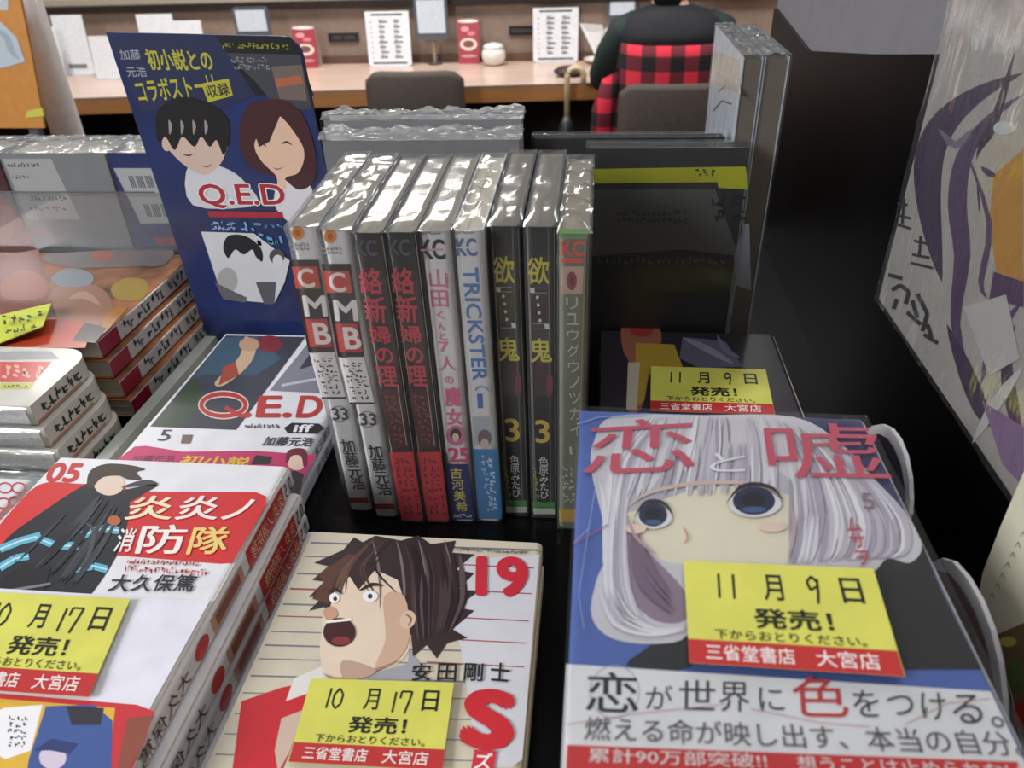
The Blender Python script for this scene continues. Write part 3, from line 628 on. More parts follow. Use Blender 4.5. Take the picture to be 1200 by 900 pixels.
s.blob([(288, 394), (300, 408), (290, 430), (262, 452), (252, 448), (276, 424), (284, 410)], (200, 170, 140)); s.ell(316, 403, 15, 10, (126, 38, 46)); s.ell(292, 404, 12, 8, (186, 150, 120)); s.poly([(262, 430), (276, 424), (280, 440), (256, 452)], (160, 70, 48))
s.poly([(366, 396), (400, 397), (396, 462), (316, 458)], (128, 128, 140)); s.poly([(368, 408), (398, 410), (380, 424), (350, 434)], (60, 60, 70)); s.line([(330, 452), (395, 440)], 3, (190, 190, 200))
s.ring(262, 475, 26, 13, 8, (224, 200, 190), 24); s.ring(262, 475, 26, 13, 5, (180, 52, 52), 24); s.line([(264, 478), (286, 489)], 5, (180, 52, 52))
s.text('.E.', (288, 464), (344, 464), (283, 490), (184, 60, 58), .03); s.text('D', (352, 464), (380, 464), (346, 490), (184, 60, 58), .03)
s.marks((288, 496), (330, 497), (286, 502), 12, (110, 110, 116), 3)
s.text('5', (190, 504), (203, 504), (184, 517), (60, 60, 64)); s.poly([(214, 510), (226, 510), (223, 520), (212, 520)], (120, 96, 90))
s.poly([(342, 496), (374, 497), (381, 503), (370, 509), (337, 508), (333, 502)], (34, 32, 36)); s.text('iff', (346, 498), (368, 498), (343, 507), (232, 232, 236), .03)
s.text('加藤元浩', (312, 512), (370, 513), (306, 523), (52, 48, 54), .02)
s.poly([(158, 524), (171, 523), (214, 530), (300, 529), (371, 534), (345, 580), (90, 575)], (192, 52, 104)); s.text('初小説', (216, 534), (296, 536), (208, 546), (224, 188, 52), .03); s.text('加藤元浩', (158, 534), (208, 534), (152, 543), (60, 30, 44), .01)
s.poly([(300, 534), (320, 536), (316, 545), (294, 545)], (40, 36, 40))
s.ell(348, 543, 11, 9, (228, 200, 180)); s.blob([(335, 542), (337, 530), (348, 526), (359, 529), (360, 545), (356, 548), (353, 536), (343, 534), (338, 542)], (110, 40, 54)); s.poly([(330, 560), (344, 552), (356, 556), (352, 582), (326, 580)], (44, 42, 48)); s.poly([(328, 556), (336, 550), (334, 575), (322, 575)], (214, 214, 214))
s.build('cover_print', top)

# tall blue card standing behind it
PY = .505; c4 = [ony(x, y, PY) for x, y in ((124, 38), (351, 42), (432, 395), (240, 395))]
r = thing('display_card', 'tall dark blue card with two drawn figures, standing behind the white comic', 'display card', (float(c4[3].x), PY, T))
base_z = T; c4[3] = V((-.302, PY, T)); c4[2] = V((-.178, PY, T))
rc = [c4[0], c4[1]]; b = MB()
pts = [c4[3], c4[2]]; R_ = .012
a = V((c4[1].x, 0, c4[1].z)); 
for k in range(6):
    t_ = rad(90*k/5); pts.append(V((c4[1].x-R_+R_*math.cos(t_), PY, c4[1].z-R_+R_*math.sin(t_))))
pts.append(c4[0])
pts = [V((p.x, PY, p.z)) for p in pts]
b.prism([p+V((0, .0022, 0)) for p in pts], (0, -.0022, 0), mat((28, 42, 90), .4, .4, var=.45, scale=14), mat((30, 34, 60), .5)); b.build('card', r)
s = Sheet((0, PY, 0), (0, -1, 0), .0001, .000017)
s.poly([(126, 41), (262, 41), (300, 112), (252, 130), (165, 130)], (34, 42, 76)); s.poly([(252, 42), (340, 43), (348, 52), (368, 112), (300, 112)], (20, 22, 30))
YL = (176, 172, 50)
s.text('初小説との', (168, 57), (245, 58), (176, 82), YL, .03); s.text('コラボストーリー', (156, 94), (264, 84), (164, 120), YL, .02); s.poly([(236, 98), (268, 92), (273, 112), (244, 120)], YL); s.text('収録', (240, 100), (266, 96), (245, 115), (40, 44, 60), .02)
s.text('加藤', (139, 58), (163, 58), (142, 70), (150, 156, 170), .01); s.text('元浩', (147, 78), (170, 78), (150, 90), (150, 156, 170), .01)
s.marks((260, 48), (339, 50), (262, 57), 14, (140, 138, 44), 14)
s.poly([(265, 62), (352, 64), (366, 128), (326, 128), (300, 96)], (60, 64, 72)); s.poly([(318, 78), (354, 76), (360, 118), (328, 116)], (110, 96, 90)); s.poly([(322, 92), (352, 88), (356, 98), (324, 102)], (170, 96, 70)); s.marks((270, 66), (312, 66), (276, 82), 8, (130, 134, 140), 5, rows=2)
# two plain figures: black-haired and bobbed maroon hair
s.blob([(222, 192), (262, 196), (288, 214), (300, 240), (226, 240)], (198, 200, 206)); s.blob([(193, 160), (262, 160), (262, 186), (246, 203), (230, 202), (206, 184)], (200, 176, 162)); s.ell(196, 168, 6, 9, (200, 176, 162))
s.blob([(183, 150), (186, 128), (210, 114), (240, 118), (262, 132), (270, 152), (263, 182), (254, 164), (246, 172), (236, 160), (228, 172), (214, 160), (205, 176), (194, 160), (186, 166)], (18, 18, 22))
for x in (198, 212, 226, 240): s.lock([(x, 140), (x+2, 148), (x+1, 158)], 4, (150, 142, 140))
s.blob([(330, 208), (360, 214), (366, 232), (346, 262), (322, 240)], (206, 206, 212))
s.blob([(281, 150), (292, 122), (318, 116), (340, 120), (358, 140), (370, 180), (368, 212), (350, 222), (330, 208), (300, 200), (284, 180)], (62, 30, 34))
s.blob([(302, 160), (324, 134), (350, 162), (357, 182), (350, 202), (335, 208), (336, 220), (326, 220), (324, 206), (308, 190), (299, 174)], (216, 182, 158)); s.poly([(300, 160), (318, 120), (330, 132), (316, 166), (304, 172)], (62, 30, 34))
s.lock([(330, 169), (336, 166), (343, 170)], 2.5, (56, 34, 34)); s.lock([(304, 170), (308, 168), (313, 172)], 2, (56, 34, 34)); s.lock([(320, 196), (326, 198), (333, 195)], 1.4, (130, 70, 66))
s.lock([(214, 180), (221, 182), (226, 180)], 1.6, (50, 40, 40)); s.lock([(236, 194), (243, 195), (248, 192)], 1.2, (120, 80, 76))
s.text('Q.E.D', (229, 214), (333, 214), (236, 245), (224, 222, 226), .07); s.text('Q.E.D', (230, 215), (332, 215), (237, 244), (158, 34, 44), .025)
s.poly([(243, 247), (331, 248), (333, 255), (246, 254)], (158, 34, 50))
s.marks((247, 258), (276, 258), (250, 270), 5, (150, 180, 216), 14, rows=2); s.marks((279, 258), (304, 258), (283, 271), 2, (116, 176, 226), 15); s.marks((308, 260), (330, 260), (310, 268), 3, (90, 150, 210), 16); s.marks((298, 270), (332, 272), (302, 288), 3, (96, 156, 200), 17)
s.poly([(236, 271), (298, 273), (340, 305), (334, 330), (322, 355), (262, 350)], (200, 202, 206)); s.blob([(262, 290), (268, 276), (288, 276), (306, 290), (308, 306), (300, 300), (296, 292), (286, 298), (276, 292), (268, 302)], (28, 28, 32)); s.poly([(300, 330), (324, 330), (322, 356), (310, 356)], (84, 84, 90)); s.ell(267, 328, 12, 15, (160, 162, 160)); s.poly([(252, 330), (272, 340), (290, 348), (288, 354), (262, 350)], (96, 96, 100)); s.ell(325, 300, 9, 9, (70, 72, 76)); s.ell(326, 305, 6, 7, (206, 206, 208))
s.build('card_print', r)

# ================================================================== LEFT: stack of four slim books, orange cover
OZ = T+.06; OX1 = -.331; OY0, OY1 = .420, .567; ot = .0145
omat = mat((150, 96, 62), .5, .3, var=.75, scale=28); crim = mat((150, 30, 54), .45, .3); pale = mat((190, 186, 184), .5, .3)
ol = ['book with mottled orange cover, topmost of the four with crimson spine ends', 'second of the four orange books with crimson spine ends', 'third of the four orange books with crimson spine ends', 'lowest of the four orange books with crimson spine ends']
for k in range(4):
    x1 = OX1+.0045*k; z = OZ-ot*(k+1)+.001
    if k == 0:
        r = thing('paperback_book', ol[0], 'book', (x1-.215, OY0, z), 'orange books with crimson spine ends'); paperback(r, .215, OY1-OY0, ot-.0008, omat, pale, omat, r=.002); base = r
        bb = MB(); xs = x1+.0002
        bb.face([(xs, OY0, z+.001), (xs, OY0+.024, z+.001), (xs, OY0+.024, z+ot-.0018), (xs, OY0, z+ot-.0018)], ink(146, 26, 52))
        R2 = random.Random(5)
        for q in range(15):
            yy = OY0+.030+q*.0068; 
            if q in (2, 9): continue
            for a in range(3):
                u, v = R2.random()*.003, R2.random()*.006+.003; ww_, hh_ = (.004, .0012) if a % 2 else (.0013, .0042)
                bb.face([(xs+.0001, yy+u, z+v), (xs+.0001, yy+u+ww_, z+v), (xs+.0001, yy+u+ww_, z+v+hh_), (xs+.0001, yy+u, z+v+hh_)], ink(40, 38, 42))
        bb.build('spine_print', r)
    else:
        r = copy_tree(base); r.location = (x1-.215, OY0-.002*k, z); r['label'] = ol[k]
    if k == 0: otop = r
s = Sheet((0, 0, OZ+.0003), (0, 0, 1), .0001, .000017)
s.poly([(0, 300), (45, 292), (60, 340), (40, 392), (0, 392)], (120, 52, 34)); s.blob([(62, 340), (96, 330), (126, 344), (130, 372), (100, 384), (70, 376)], (150, 106, 84)); s.blob([(60, 325), (84, 314), (108, 322), (104, 334), (72, 336)], (128, 134, 142)); s.blob([(130, 338), (148, 326), (172, 330), (168, 350), (140, 352)], (160, 132, 54)); s.blob([(2, 330), (24, 316), (50, 324), (54, 346), (26, 352), (4, 348)], (150, 80, 50)); s.lock([(80, 350), (100, 346), (118, 358)], 9, (176, 140, 118)); s.lock([(150, 360), (130, 372), (120, 392)], 14, (168, 110, 44)); s.blob([(50, 300), (120, 294), (200, 293), (186, 310), (110, 314), (70, 312)], (104, 92, 90)); s.poly([(60, 372), (110, 380), (100, 408), (0, 408), (0, 392)], (176, 60, 30)); s.poly([(100, 378), (125, 385), (112, 402), (84, 400)], (40, 26, 30)); s.ell(178, 305, 20, 8, (96, 88, 92)); s.ell(120, 300, 14, 6, (150, 80, 60))
s.build('cover_print', otop)
q = [onz(x, y, OZ+.008) for x, y in ((-30, 366), (60, 355), (50, 382), (-30, 402))]
r = thing('release_card', 'small yellow-green card at the far left on the orange book', 'sign', tuple(q[0]))
b = MB(); b.prism([V((p.x, p.y, OZ+.0012+.006*(i in (1, 2)))) for i, p in enumerate(q)][::-1], (0, 0, .0007), mat((196, 206, 60), .45, .2)); b.build('card', r)
b = MB(); 
for k, (x0, x1, y0, y1) in enumerate(((.004, .02, .012, .014), (.008, .03, .018, .0195), (.012, .024, .006, .0075))): pass
s = Sheet(V((q[0].x, q[0].y, OZ+.0025)), (q[1]-q[0]+V((0, 0, .006))).cross(V((0, 1, 0))) if False else (-(.006)/(q[1]-q[0]).length, 0, 1), .0006, .00005)
s.marks((2, 370), (50, 364), (4, 382), 5, (40, 44, 20), 12); s.marks((8, 384), (46, 376), (6, 394), 4, (60, 70, 24), 3); s.build('lettering', r)

# ---- small film-wrapped packs in front of it, rounded white spines
RZ = T+.062; RX1 = -.326; RY0, RY1 = .341, .408; rt = .0145
rl = ['small wrapped white book with red title, topmost of the far left pile', 'second small wrapped white book of the far left pile', 'third small wrapped white book of the far left pile', 'fourth and lowest small wrapped white book of the far left pile']
wmat = mat((206, 202, 192), .5, .3)
for k in range(4):
    x1 = RX1+.0045*k; z = RZ-rt*(k+1)
    if k == 0:
        r = thing('paperback_book', rl[0], 'book', (x1-.16, RY0, z), 'small wrapped white books'); 
        b = MB(); prof = []
        W2, H2, R3 = .16, RY1-RY0, .018                                     # plan outline with a rounded far spine corner
        out = [(0, 0), (W2, 0), (W2, H2-R3)] + [(W2-R3+R3*math.cos(rad(a)), H2-R3+R3*math.sin(rad(a))) for a in (18, 36, 54, 72, 90)] + [(0, H2)]
        M = mw(r); b.prism([M@V((x, y, .0004)) for x, y in out], (0, 0, rt-.0012), wmat); b.build('cover', r)
        b = MB(); b.box((.002, -.0008, .0012), (W2-.004, .004, rt-.002), mat((216, 216, 212), .6, var=.15, scale=700), M); b.build('page_block', r)
        bb = MB(); xs = x1+.0002; R2 = random.Random(9)
        for q_ in range(6):
            yy = RY0+.008+q_*.0066
            for a in range(4):
                u, v = R2.random()*.003, R2.random()*.005+.003; ww_, hh_ = (.0042, .0013) if a % 2 else (.0014, .0045)
                bb.face([(xs, yy+u, z+v), (xs, yy+u+ww_, z+v), (xs, yy+u+ww_, z+v+hh_), (xs, yy+u, z+v+hh_)], ink(54, 58, 44))
        bb.face([(xs, RY0+.001, z+.0008), (xs, RY0+.046, z+.0008), (xs, RY0+.046, z+.0022), (xs, RY0+.001, z+.0022)], ink(190, 120, 96))
        bb.build('spine_print', r)
        b = MB(); vs = []; fs = []                                            # crumpled film over the near end
        for i in range(25):
            for j in range(7):
                vs.append(M@V((W2*i/24, -.0025-.0015*nz((i*.5, j*.8, 0), 1.3)-(.002 if 0 < j < 6 else 0), -.0002+(rt)*j/6)))
        for i in range(24):
            for j in range(6): a = i*7+j; fs.append((a, a+7, a+8, a+1))
        b.faces(vs, fs, FILM_THICK); b.build('shrink_wrap', r, smooth=True); base = r; rtop = r
    else:
        r = copy_tree(base); r.location = (x1-.16, RY0-.002*k, z); r['label'] = rl[k]
s = Sheet((0, 0, RZ-.0008), (0, 0, 1), .0001, .000017)
s.poly([(0, 424), (60, 424), (40, 448), (0, 448)], (192, 62, 58)); s.marks((2, 426), (54, 426), (0, 446), 4, (226, 170, 150), 8); s.poly([(0, 449), (40, 449), (34, 456), (0, 456)], (190, 190, 90)); s.poly([(0, 412), (60, 412), (70, 421), (0, 422)], (150, 148, 150)); s.marks((4, 450), (34, 450), (3, 455), 6, (60, 66, 30), 2)
s.build('cover_print', rtop)
# silvery wrapped pages pack below / in front, and the cover with red rings
r = thing('wrapped_books', 'silvery film-wrapped bundle lying in front of the far left pile', 'books', (-.45, .30, T))
b = MB(); b.box((-.46, .302, T), (-.30, .336, T+.016), mat((200, 204, 206), .5, var=.15, scale=500)); b.build('page_block', r)
b = MB(); vs = []; fs = []
for i in range(31):
    for j in range(11): x, y = -.464+.168*i/30, .298+.041*j/10; vs.append((x, y, T+.0178+.0022*nz((x, y*2, 0), 70)-(.008 if j in (0, 10) else 0)))
for i in range(30):
    for j in range(10): a = i*11+j; fs.append((a, a+11, a+12, a+1))
b.faces(vs, fs, FILM_THICK); b.build('shrink_wrap', r, smooth=True)
RGZ = T+.03; pr4 = onz(30, 562, RGZ)
r = thing('comic_book', 'white comic with red rings at the far left edge behind the red title stack', 'book', (-.43, pr4.y-.172, T)); paperback(r, .113, .172, .03, white, white, white)
if -.317 > -.281: pass
s = Sheet((0, 0, RGZ), (0, 0, 1), .0001, .000017)
for cx, cy in ((6, 572), (22, 572), (4, 590), (18, 588), (8, 604)): s.ring(cx, cy, 8, 6, 2, (186, 70, 80), 14)
s.build('cover_print', r)
r = thing('grey_board', 'narrow pale grey board beside the orange books, left of the tall blue card', 'board', (-.29, .40, T))
b = MB(); b.box((-.302, .345, T), (-.286, .52, T+.010), mat((150, 156, 150), .5, .2)); b.build('board', r); b = MB(); b.box((-.304, .345, T+.010), (-.295, .52, T+.018), mat((176, 180, 172), .5, .2)); b.build('edge_strip', r)

# ================================================================== LEFT BACK: upright wrapped books and clear divider
LY = .578; gx = lambda px: ony(px, 200, LY).x; LZ = onz(0, 0, 1).z
ztop = ony(60, 180, LY).z
def upright(label, x0, x1, Y, zt, dep, mt, name='paperback_book', film=FILM_THICK, group=None, print_fn=None, top_wr=.005):
    r = thing(name, label, 'book', (x0, Y, T), group); b = MB()
    b.box((x0, Y, T), (x1, Y+.0012, zt), mt); b.box((x0, Y+dep-.0012, T), (x1, Y+dep, zt), mt); b.box((x1-.0012, Y+.0012, T), (x1, Y+dep-.0012, zt), mt); b.build('cover', r)
    b = MB(); b.box((x0+.001, Y+.0014, T+.001), (x1-.0014, Y+dep-.0014, zt-.003), PAGE); b.build('page_block', r)
    if film:
        b = MB(); vs = []; fs = []; NU, NV = 40, 14
        for i in range(NU+1):
            for j in range(NV+1):
                u = i/NU; v = j/NV; x = x0-.002+(x1-x0+.004)*u; e_ = math.sin(math.pi*v)
                y = Y-.0015+(dep+.003)*v; z = zt+.001+e_*(top_wr*.6+top_wr*nz((x*1.2, y*4, 0), 60, 2)+top_wr*.35*nz((x, y, 0), 240))
                vs.append((x, y, z))
        for i in range(NU):
            for j in range(NV): a = i*(NV+1)+j; fs.append((a, a+NV+1, a+NV+2, a+1))
        b.faces(vs, fs, film); m_ = len(b.v); b.face([(x0-.002, Y-.0015, T), (x1+.002, Y-.0015, T), (x1+.002, Y-.0015, zt+.001), (x0-.002, Y-.0015, zt+.001)], FILM_SOFT)
        b.build('shrink_wrap', r, smooth=False)
    return r
GL = 'tall wrapped books upright at the back left'
r = upright('tall wrapped book with grey cover and white label, back left', gx(5), gx(128), LY, ztop, .05, mat((146, 150, 154), .5, .3), group=GL)
s = Sheet((0, LY, 0), (0, -1, 0), .0001, .000017)
s.poly([(3, 186), (60, 186), (94, 257), (32, 257)], (196, 198, 200)); s.marks((8, 190), (46, 190), (9, 196), 10, (90, 94, 104), 3); s.marks((14, 205), (34, 205), (15, 210), 5, (110, 110, 120), 7); s.marks((34, 229), (78, 229), (36, 236), 9, (70, 80, 110), 8); s.marks((32, 242), (78, 242), (34, 247), 7, (60, 66, 84), 9)
s.build('back_label', r)
r = upright('tall wrapped book with blue cover and white barcode panel, back left behind the card', gx(131), gx(250), LY, ztop, .05, mat((26, 50, 118), .45, .3), group=GL)
s = Sheet((0, LY, 0), (0, -1, 0), .0001, .000017)
s.poly([(133, 197), (190, 197), (222, 261), (165, 262)], (202, 206, 210))
for (xa, ya_, xb, yb_) in ((150, 206, 197, 220), (168, 239, 217, 254)):
    n_ = 22
    for k in range(n_):
        if k % 5 == 3: continue
        x = xa+(xb-xa)*k/n_; s.lay = 2; s.poly([(x, ya_), (x+1.2, ya_), (x+6.2, yb_), (x+5, yb_)], (54, 54, 60))
s.poly([(180, 278), (208, 278), (212, 287), (184, 287)], (170, 36, 50)); s.marks((182, 290), (226, 290), (190, 310), 5, (150, 130, 140), 3, rows=2)
s.build('back_label', r)
r = upright('tall wrapped book with dark red cover at the left edge of the back row', gx(-120), gx(2), LY, ztop, .05, mat((84, 20, 34), .45, .3), group=GL)
s = Sheet((0, LY, 0), (0, -1, 0), .0001, .000017); s.poly([(-40, 225), (0, 228), (28, 262), (44, 296), (-40, 300)], (176, 60, 34)); s.ell(4, 262, 14, 22, (196, 90, 44)); s.build('cover_print', r)
r = thing('acrylic_divider', 'clear acrylic divider standing before the wrapped books at the back left', 'divider', (-.45, LY-.004, T))
zt = ony(60, 226, LY-.006).z; b = MB(); xr = ony(200, 240, LY-.006).x; pts = [(-.60, T), (xr, T), (xr, zt-.012)]+[(xr-.012+.012*math.cos(rad(a)), zt-.012+.012*math.sin(rad(a))) for a in (30, 60, 90)]+[(-.60, zt)]
b.prism([V((x, LY-.0035, z)) for x, z in pts], (0, -.002, 0), ACRYL); b.build('acrylic_sheet', r)
b = MB(); ed = mat((70, 76, 80), .3, .3); b.box((-.60, LY-.0056, zt), (xr-.012, LY-.0034, zt+.0006), ed); b.build('polished_edge', r)

# ================================================================== BACK CENTRE: wrapped magazines behind the row
z1 = ony(500, 150, .475).z
GBK = 'wrapped books upright behind the row of spines'
upright('film-wrapped book upright behind the row of spines, nearer of the two', -.166, -.046, .458, z1-.003, .016, mat((140, 140, 144), .5, .3), group=GBK, top_wr=.006)
upright('film-wrapped book upright behind the row of spines, farther of the two', -.172, -.047, .483, ony(500, 134, .49).z-.002, .014, mat((150, 150, 154), .5, .3), group=GBK, top_wr=.006)
b = MB()
# ================================================================== BACK RIGHT
dz = ony(780, 174, .455).z; dx1 = ony(876, 240, .455).x-.003
dk = mat((40, 40, 42), .45, .3)
r = upright('dark upright book with olive bar across its back cover, right of the row', -.0045, dx1, .455, dz, .014, dk, film=FILM, group=GBK, top_wr=.001)
s = Sheet((0, .455, 0), (0, -1, 0), .0001, .000017)
s.poly([(692, 198), (873, 195), (874, 213), (692, 215)], (170, 170, 30)); s.poly([(836, 196), (874, 196), (876, 222), (842, 220)], (176, 176, 30))
s.poly([(695, 222), (838, 222), (866, 300), (800, 292), (694, 300)], (84, 84, 84)); s.marks((814, 197), (838, 197), (816, 207), 3, (30, 30, 30), 4); s.marks((834, 226), (872, 226), (836, 260), 2, (22, 22, 22), 5, rows=2); s.marks((836, 226), (872, 226), (838, 260), 2, (22, 22, 22), 15, rows=2)
s.marks((724, 215), (790, 215), (724, 219), 14, (40, 40, 40), 1); s.marks((722, 245), (806, 245), (722, 262), 14, (50, 50, 50), 2, rows=2); s.poly([(860, 300), (872, 262), (878, 262), (880, 340), (862, 334)], (110, 114, 120)); s.line([(692, 292), (860, 292)], 1, (90, 90, 92)); s.marks((700, 300), (850, 300), (700, 310), 20, (90, 90, 90), 6)
s.build('cover_print', r)
upright('dark upright book whose top edge shows just behind the one with the olive bar', -.038, .076, .476, dz+.0005, .010, dk, film=FILM, group=GBK, top_wr=.001)
for k, (xa, xb) in enumerate(((.0800, .0913), (.0920, .1055))):
    r = thing('tall_book', ['tall wrapped book seen edge on, pale blue cover facing left, beside the dark panel', 'tall wrapped book seen edge on, right-hand one against the black panel'][k], 'book', (xa, .472, T), 'tall wrapped books seen edge on')
    b = MB(); pc = mat((200, 208, 216), .45, .3); y0, y1, zt = .471, .596-.01*k, 1.329
    b.box((xa, y0, T), (xa+.0008, y1, zt), pc); b.box((xb-.0008, y0, T), (xb, y1, zt), pc); b.box((xa+.0008, y1-.0008, T), (xb-.0008, y1, zt), pc); b.build('cover', r)
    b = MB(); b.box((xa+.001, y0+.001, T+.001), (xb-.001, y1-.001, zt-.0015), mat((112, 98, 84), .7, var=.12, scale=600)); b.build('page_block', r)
    b = MB(); vs = []; fs = []
    for i in range(9):
        for j in range(21): x, y = xa-.001+(xb-xa+.002)*i/8, y0-.001+(y1-y0+.002)*j/20; vs.append((x, y, zt+.0012+.0035*abs(nz((x*3, y, 0), 90, k))*math.sin(math.pi*i/8)))
    for i in range(8):
        for j in range(20): a = i*21+j; fs.append((a, a+21, a+22, a+1))
    b.faces(vs, fs, FILM_THICK); b.face([(xa-.001, y1, T+.02), (xa-.001, y0-.001, T+.02), (xa-.001, y0-.001, zt+.001), (xa-.001, y1, zt+.001)], FILM_WALL); b.face([(xa-.001, y0-.001, T+.02), (xb+.001, y0-.001, T+.02), (xb+.001, y0-.001, zt+.001), (xa-.001, y0-.001, zt+.001)], FILM)
    b.build('shrink_wrap', r)
    if k == 0:
        s = Sheet((xa, 0, 0), (-1, 0, 0), .0001, .000017); s.poly([(836, 60), (866, 70), (868, 110), (838, 100)], (196, 188, 178)); s.line([(836, 130), (846, 118), (858, 122)], 2, (110, 116, 126)); s.line([(842, 108), (850, 100)], 1.5, (110, 116, 126)); s.build('cover_print', r)
# flat dark stack behind the front right stack
KZ = T+.06; kt = .015
kl = ['dark comic lying behind the silver-haired one, topmost, under a shaded yellow card', 'second dark comic in the shaded pile by the black panel', 'third dark comic in the shaded pile by the black panel', 'lowest dark comic in the shaded pile by the black panel']
for k in range(4):
    z = KZ-kt*(k+1)
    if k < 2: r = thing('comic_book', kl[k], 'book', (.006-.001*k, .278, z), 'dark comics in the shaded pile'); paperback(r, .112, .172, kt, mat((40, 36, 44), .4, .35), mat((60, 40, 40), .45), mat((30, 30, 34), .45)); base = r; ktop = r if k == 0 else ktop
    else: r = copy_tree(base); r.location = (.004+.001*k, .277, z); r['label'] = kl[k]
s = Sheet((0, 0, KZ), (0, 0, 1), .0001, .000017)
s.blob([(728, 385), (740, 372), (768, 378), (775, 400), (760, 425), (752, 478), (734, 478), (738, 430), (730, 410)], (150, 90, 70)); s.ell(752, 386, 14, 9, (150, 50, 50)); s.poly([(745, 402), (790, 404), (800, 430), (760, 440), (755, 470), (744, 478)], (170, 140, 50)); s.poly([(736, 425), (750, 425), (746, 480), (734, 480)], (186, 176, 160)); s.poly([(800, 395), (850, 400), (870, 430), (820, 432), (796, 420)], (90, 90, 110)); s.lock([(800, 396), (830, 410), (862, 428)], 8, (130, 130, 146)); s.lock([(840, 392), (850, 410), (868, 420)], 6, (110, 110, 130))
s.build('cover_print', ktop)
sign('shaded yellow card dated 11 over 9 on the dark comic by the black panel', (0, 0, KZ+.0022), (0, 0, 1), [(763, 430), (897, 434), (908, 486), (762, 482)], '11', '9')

# ---- white-rimmed die-cut cards on edge between the stack and the panel
def diecut(label, pts, X, fill, fill2):
    w3 = [onx(x, y, X) for x, y in pts]; y_lo = min(p.y for p in w3); y_hi = max(p.y for p in w3)
    out = w3+[V((X, y_lo+.002, T)), V((X, y_hi-.004, T))]; ctr = V((X, (y_lo+y_hi)/2, T+.05))
    r = thing('die_cut_card', label, 'display card', (X, (y_lo+y_hi)/2, T), 'white-rimmed shaped cards')
    b = MB(); rim = mat((206, 204, 208), .5); b.prism(out, (.0016, 0, 0), rim); b.build('card', r)
    inn = [ctr+(p-ctr)*.93 for p in out]; b = MB(); b.face([p+V((-.0003, 0, 0)) for p in inn], ink(*fill)); inn2 = [ctr+(p-ctr)*.55+V((0, 0, .02)) for p in out]; b.face([p+V((-.0005, 0, 0)) for p in inn2], ink(*fill2)); b.build('card_print', r)
diecut('tall rounded card with white rim and dark violet picture behind the silver-haired stack', [(1012, 506), (1022, 499), (1033, 497), (1043, 502), (1052, 514), (1060, 534), (1065, 560), (1066, 585), (1065, 602)], .122, (44, 42, 66), (36, 34, 50))
diecut('rounded card with white rim and brownish picture, right of the silver-haired stack', [(1086, 672), (1092, 660), (1103, 654), (1116, 658), (1132, 676), (1148, 704), (1161, 738), (1170, 775), (1175, 815), (1176, 850)], .122, (134, 106, 106), (96, 70, 76))

# ---- wrapped autograph board on the side panel
SX = .1655
q = lambda x, y: onx(x, y, SX)
bl = q(1030, 350); zb = bl.z; yL = bl.y; yR = yL-.272
r = thing('autograph_board', 'wrapped board with violet and ochre brush picture hanging on the black side panel', 'art board', (SX, (yL+yR)/2, zb))
b = MB(); b.box((SX, yR, zb), (SX+.0035, yL, zb+.242), mat((176, 170, 164), .55, .2)); b.build('board', r)
s = Sheet((SX, 0, 0), (-1, 0, 0), .0001, .000017)
VI = (66, 46, 76)
for pts, wd, c in [([(1200, 85), (1150, 108), (1110, 140), (1090, 180), (1088, 230), (1096, 290), (1104, 330)], 34, VI), ([(1200, 110), (1160, 140), (1130, 185), (1122, 240), (1128, 300), (1120, 380), (1140, 450)], 22, (84, 62, 96)),
                   ([(1190, 60), (1170, 130), (1150, 180), (1148, 250)], 12, (52, 38, 60)), ([(1100, 150), (1120, 170), (1140, 150)], 10, (120, 112, 132)), ([(1110, 380), (1130, 430), (1150, 480), (1160, 500)], 20, VI), ([(1190, 380), (1180, 430), (1190, 490), (1199, 540)], 16, VI), ([(1200, 350), (1165, 400), (1150, 450)], 10, (98, 66, 110))]:
    s.lock(pts, wd, c)
s.blob([(1148, 180), (1200, 150), (1200, 330), (1170, 318), (1154, 270), (1148, 225)], (188, 178, 162)); s.poly([(1165, 205), (1200, 175), (1200, 330), (1168, 318), (1160, 260)], (196, 142, 62))
s.poly([(1165, 318), (1200, 330), (1200, 360), (1160, 350)], (92, 66, 100)); s.lock([(1130, 170), (1160, 260), (1150, 330), (1158, 350)], 7, (96, 72, 104)); s.lock([(1150, 195), (1160, 203), (1168, 206)], 8, (70, 70, 92))
s.poly([(1130, 360), (1180, 345), (1196, 420), (1160, 440)], (196, 190, 188)); s.lock([(1140, 520), (1170, 470), (1200, 430)], 14, (206, 202, 200)); s.poly([(1152, 470), (1200, 500), (1200, 570), (1176, 545)], (142, 112, 150))
s.ell(1178, 150, 13, 8, (206, 204, 206))
for pts in ([(1052, 238), (1064, 240)], [(1060, 232), (1058, 262)], [(1052, 252), (1068, 256)], [(1050, 262), (1068, 268)], [(1072, 282), (1090, 286)], [(1080, 276), (1078, 300)], [(1070, 298), (1090, 302)], [(1068, 308), (1094, 314)],
            [(1042, 322), (1058, 326)], [(1046, 340), (1056, 334), (1066, 342), (1062, 356)], [(1052, 350), (1048, 362)], [(1070, 352), (1076, 372)], [(1076, 344), (1088, 368), (1082, 388)], [(1064, 366), (1080, 380)], [(1088, 380), (1094, 400)], [(1084, 392), (1100, 402)]):
    s.line(pts, 4.5 if pts[0][1] > 315 else 3, (44, 42, 48))
s.build('brush_picture', r)
b = MB(); vs = []; fs = []
for i in range(31):
    for j in range(31): y, z = yR+.272*i/30, zb+.242*j/30; vs.append((SX-.0025-.0012*nz((0, y, z), 22)-.0009*nz((0, y*2, z), 70, 4), y, z))
for i in range(30):
    for j in range(30): a = i*31+j; fs.append((a, a+31, a+32, a+1))
b.faces(vs, fs, FILM_WALL); b.build('clear_sleeve', r, smooth=True)
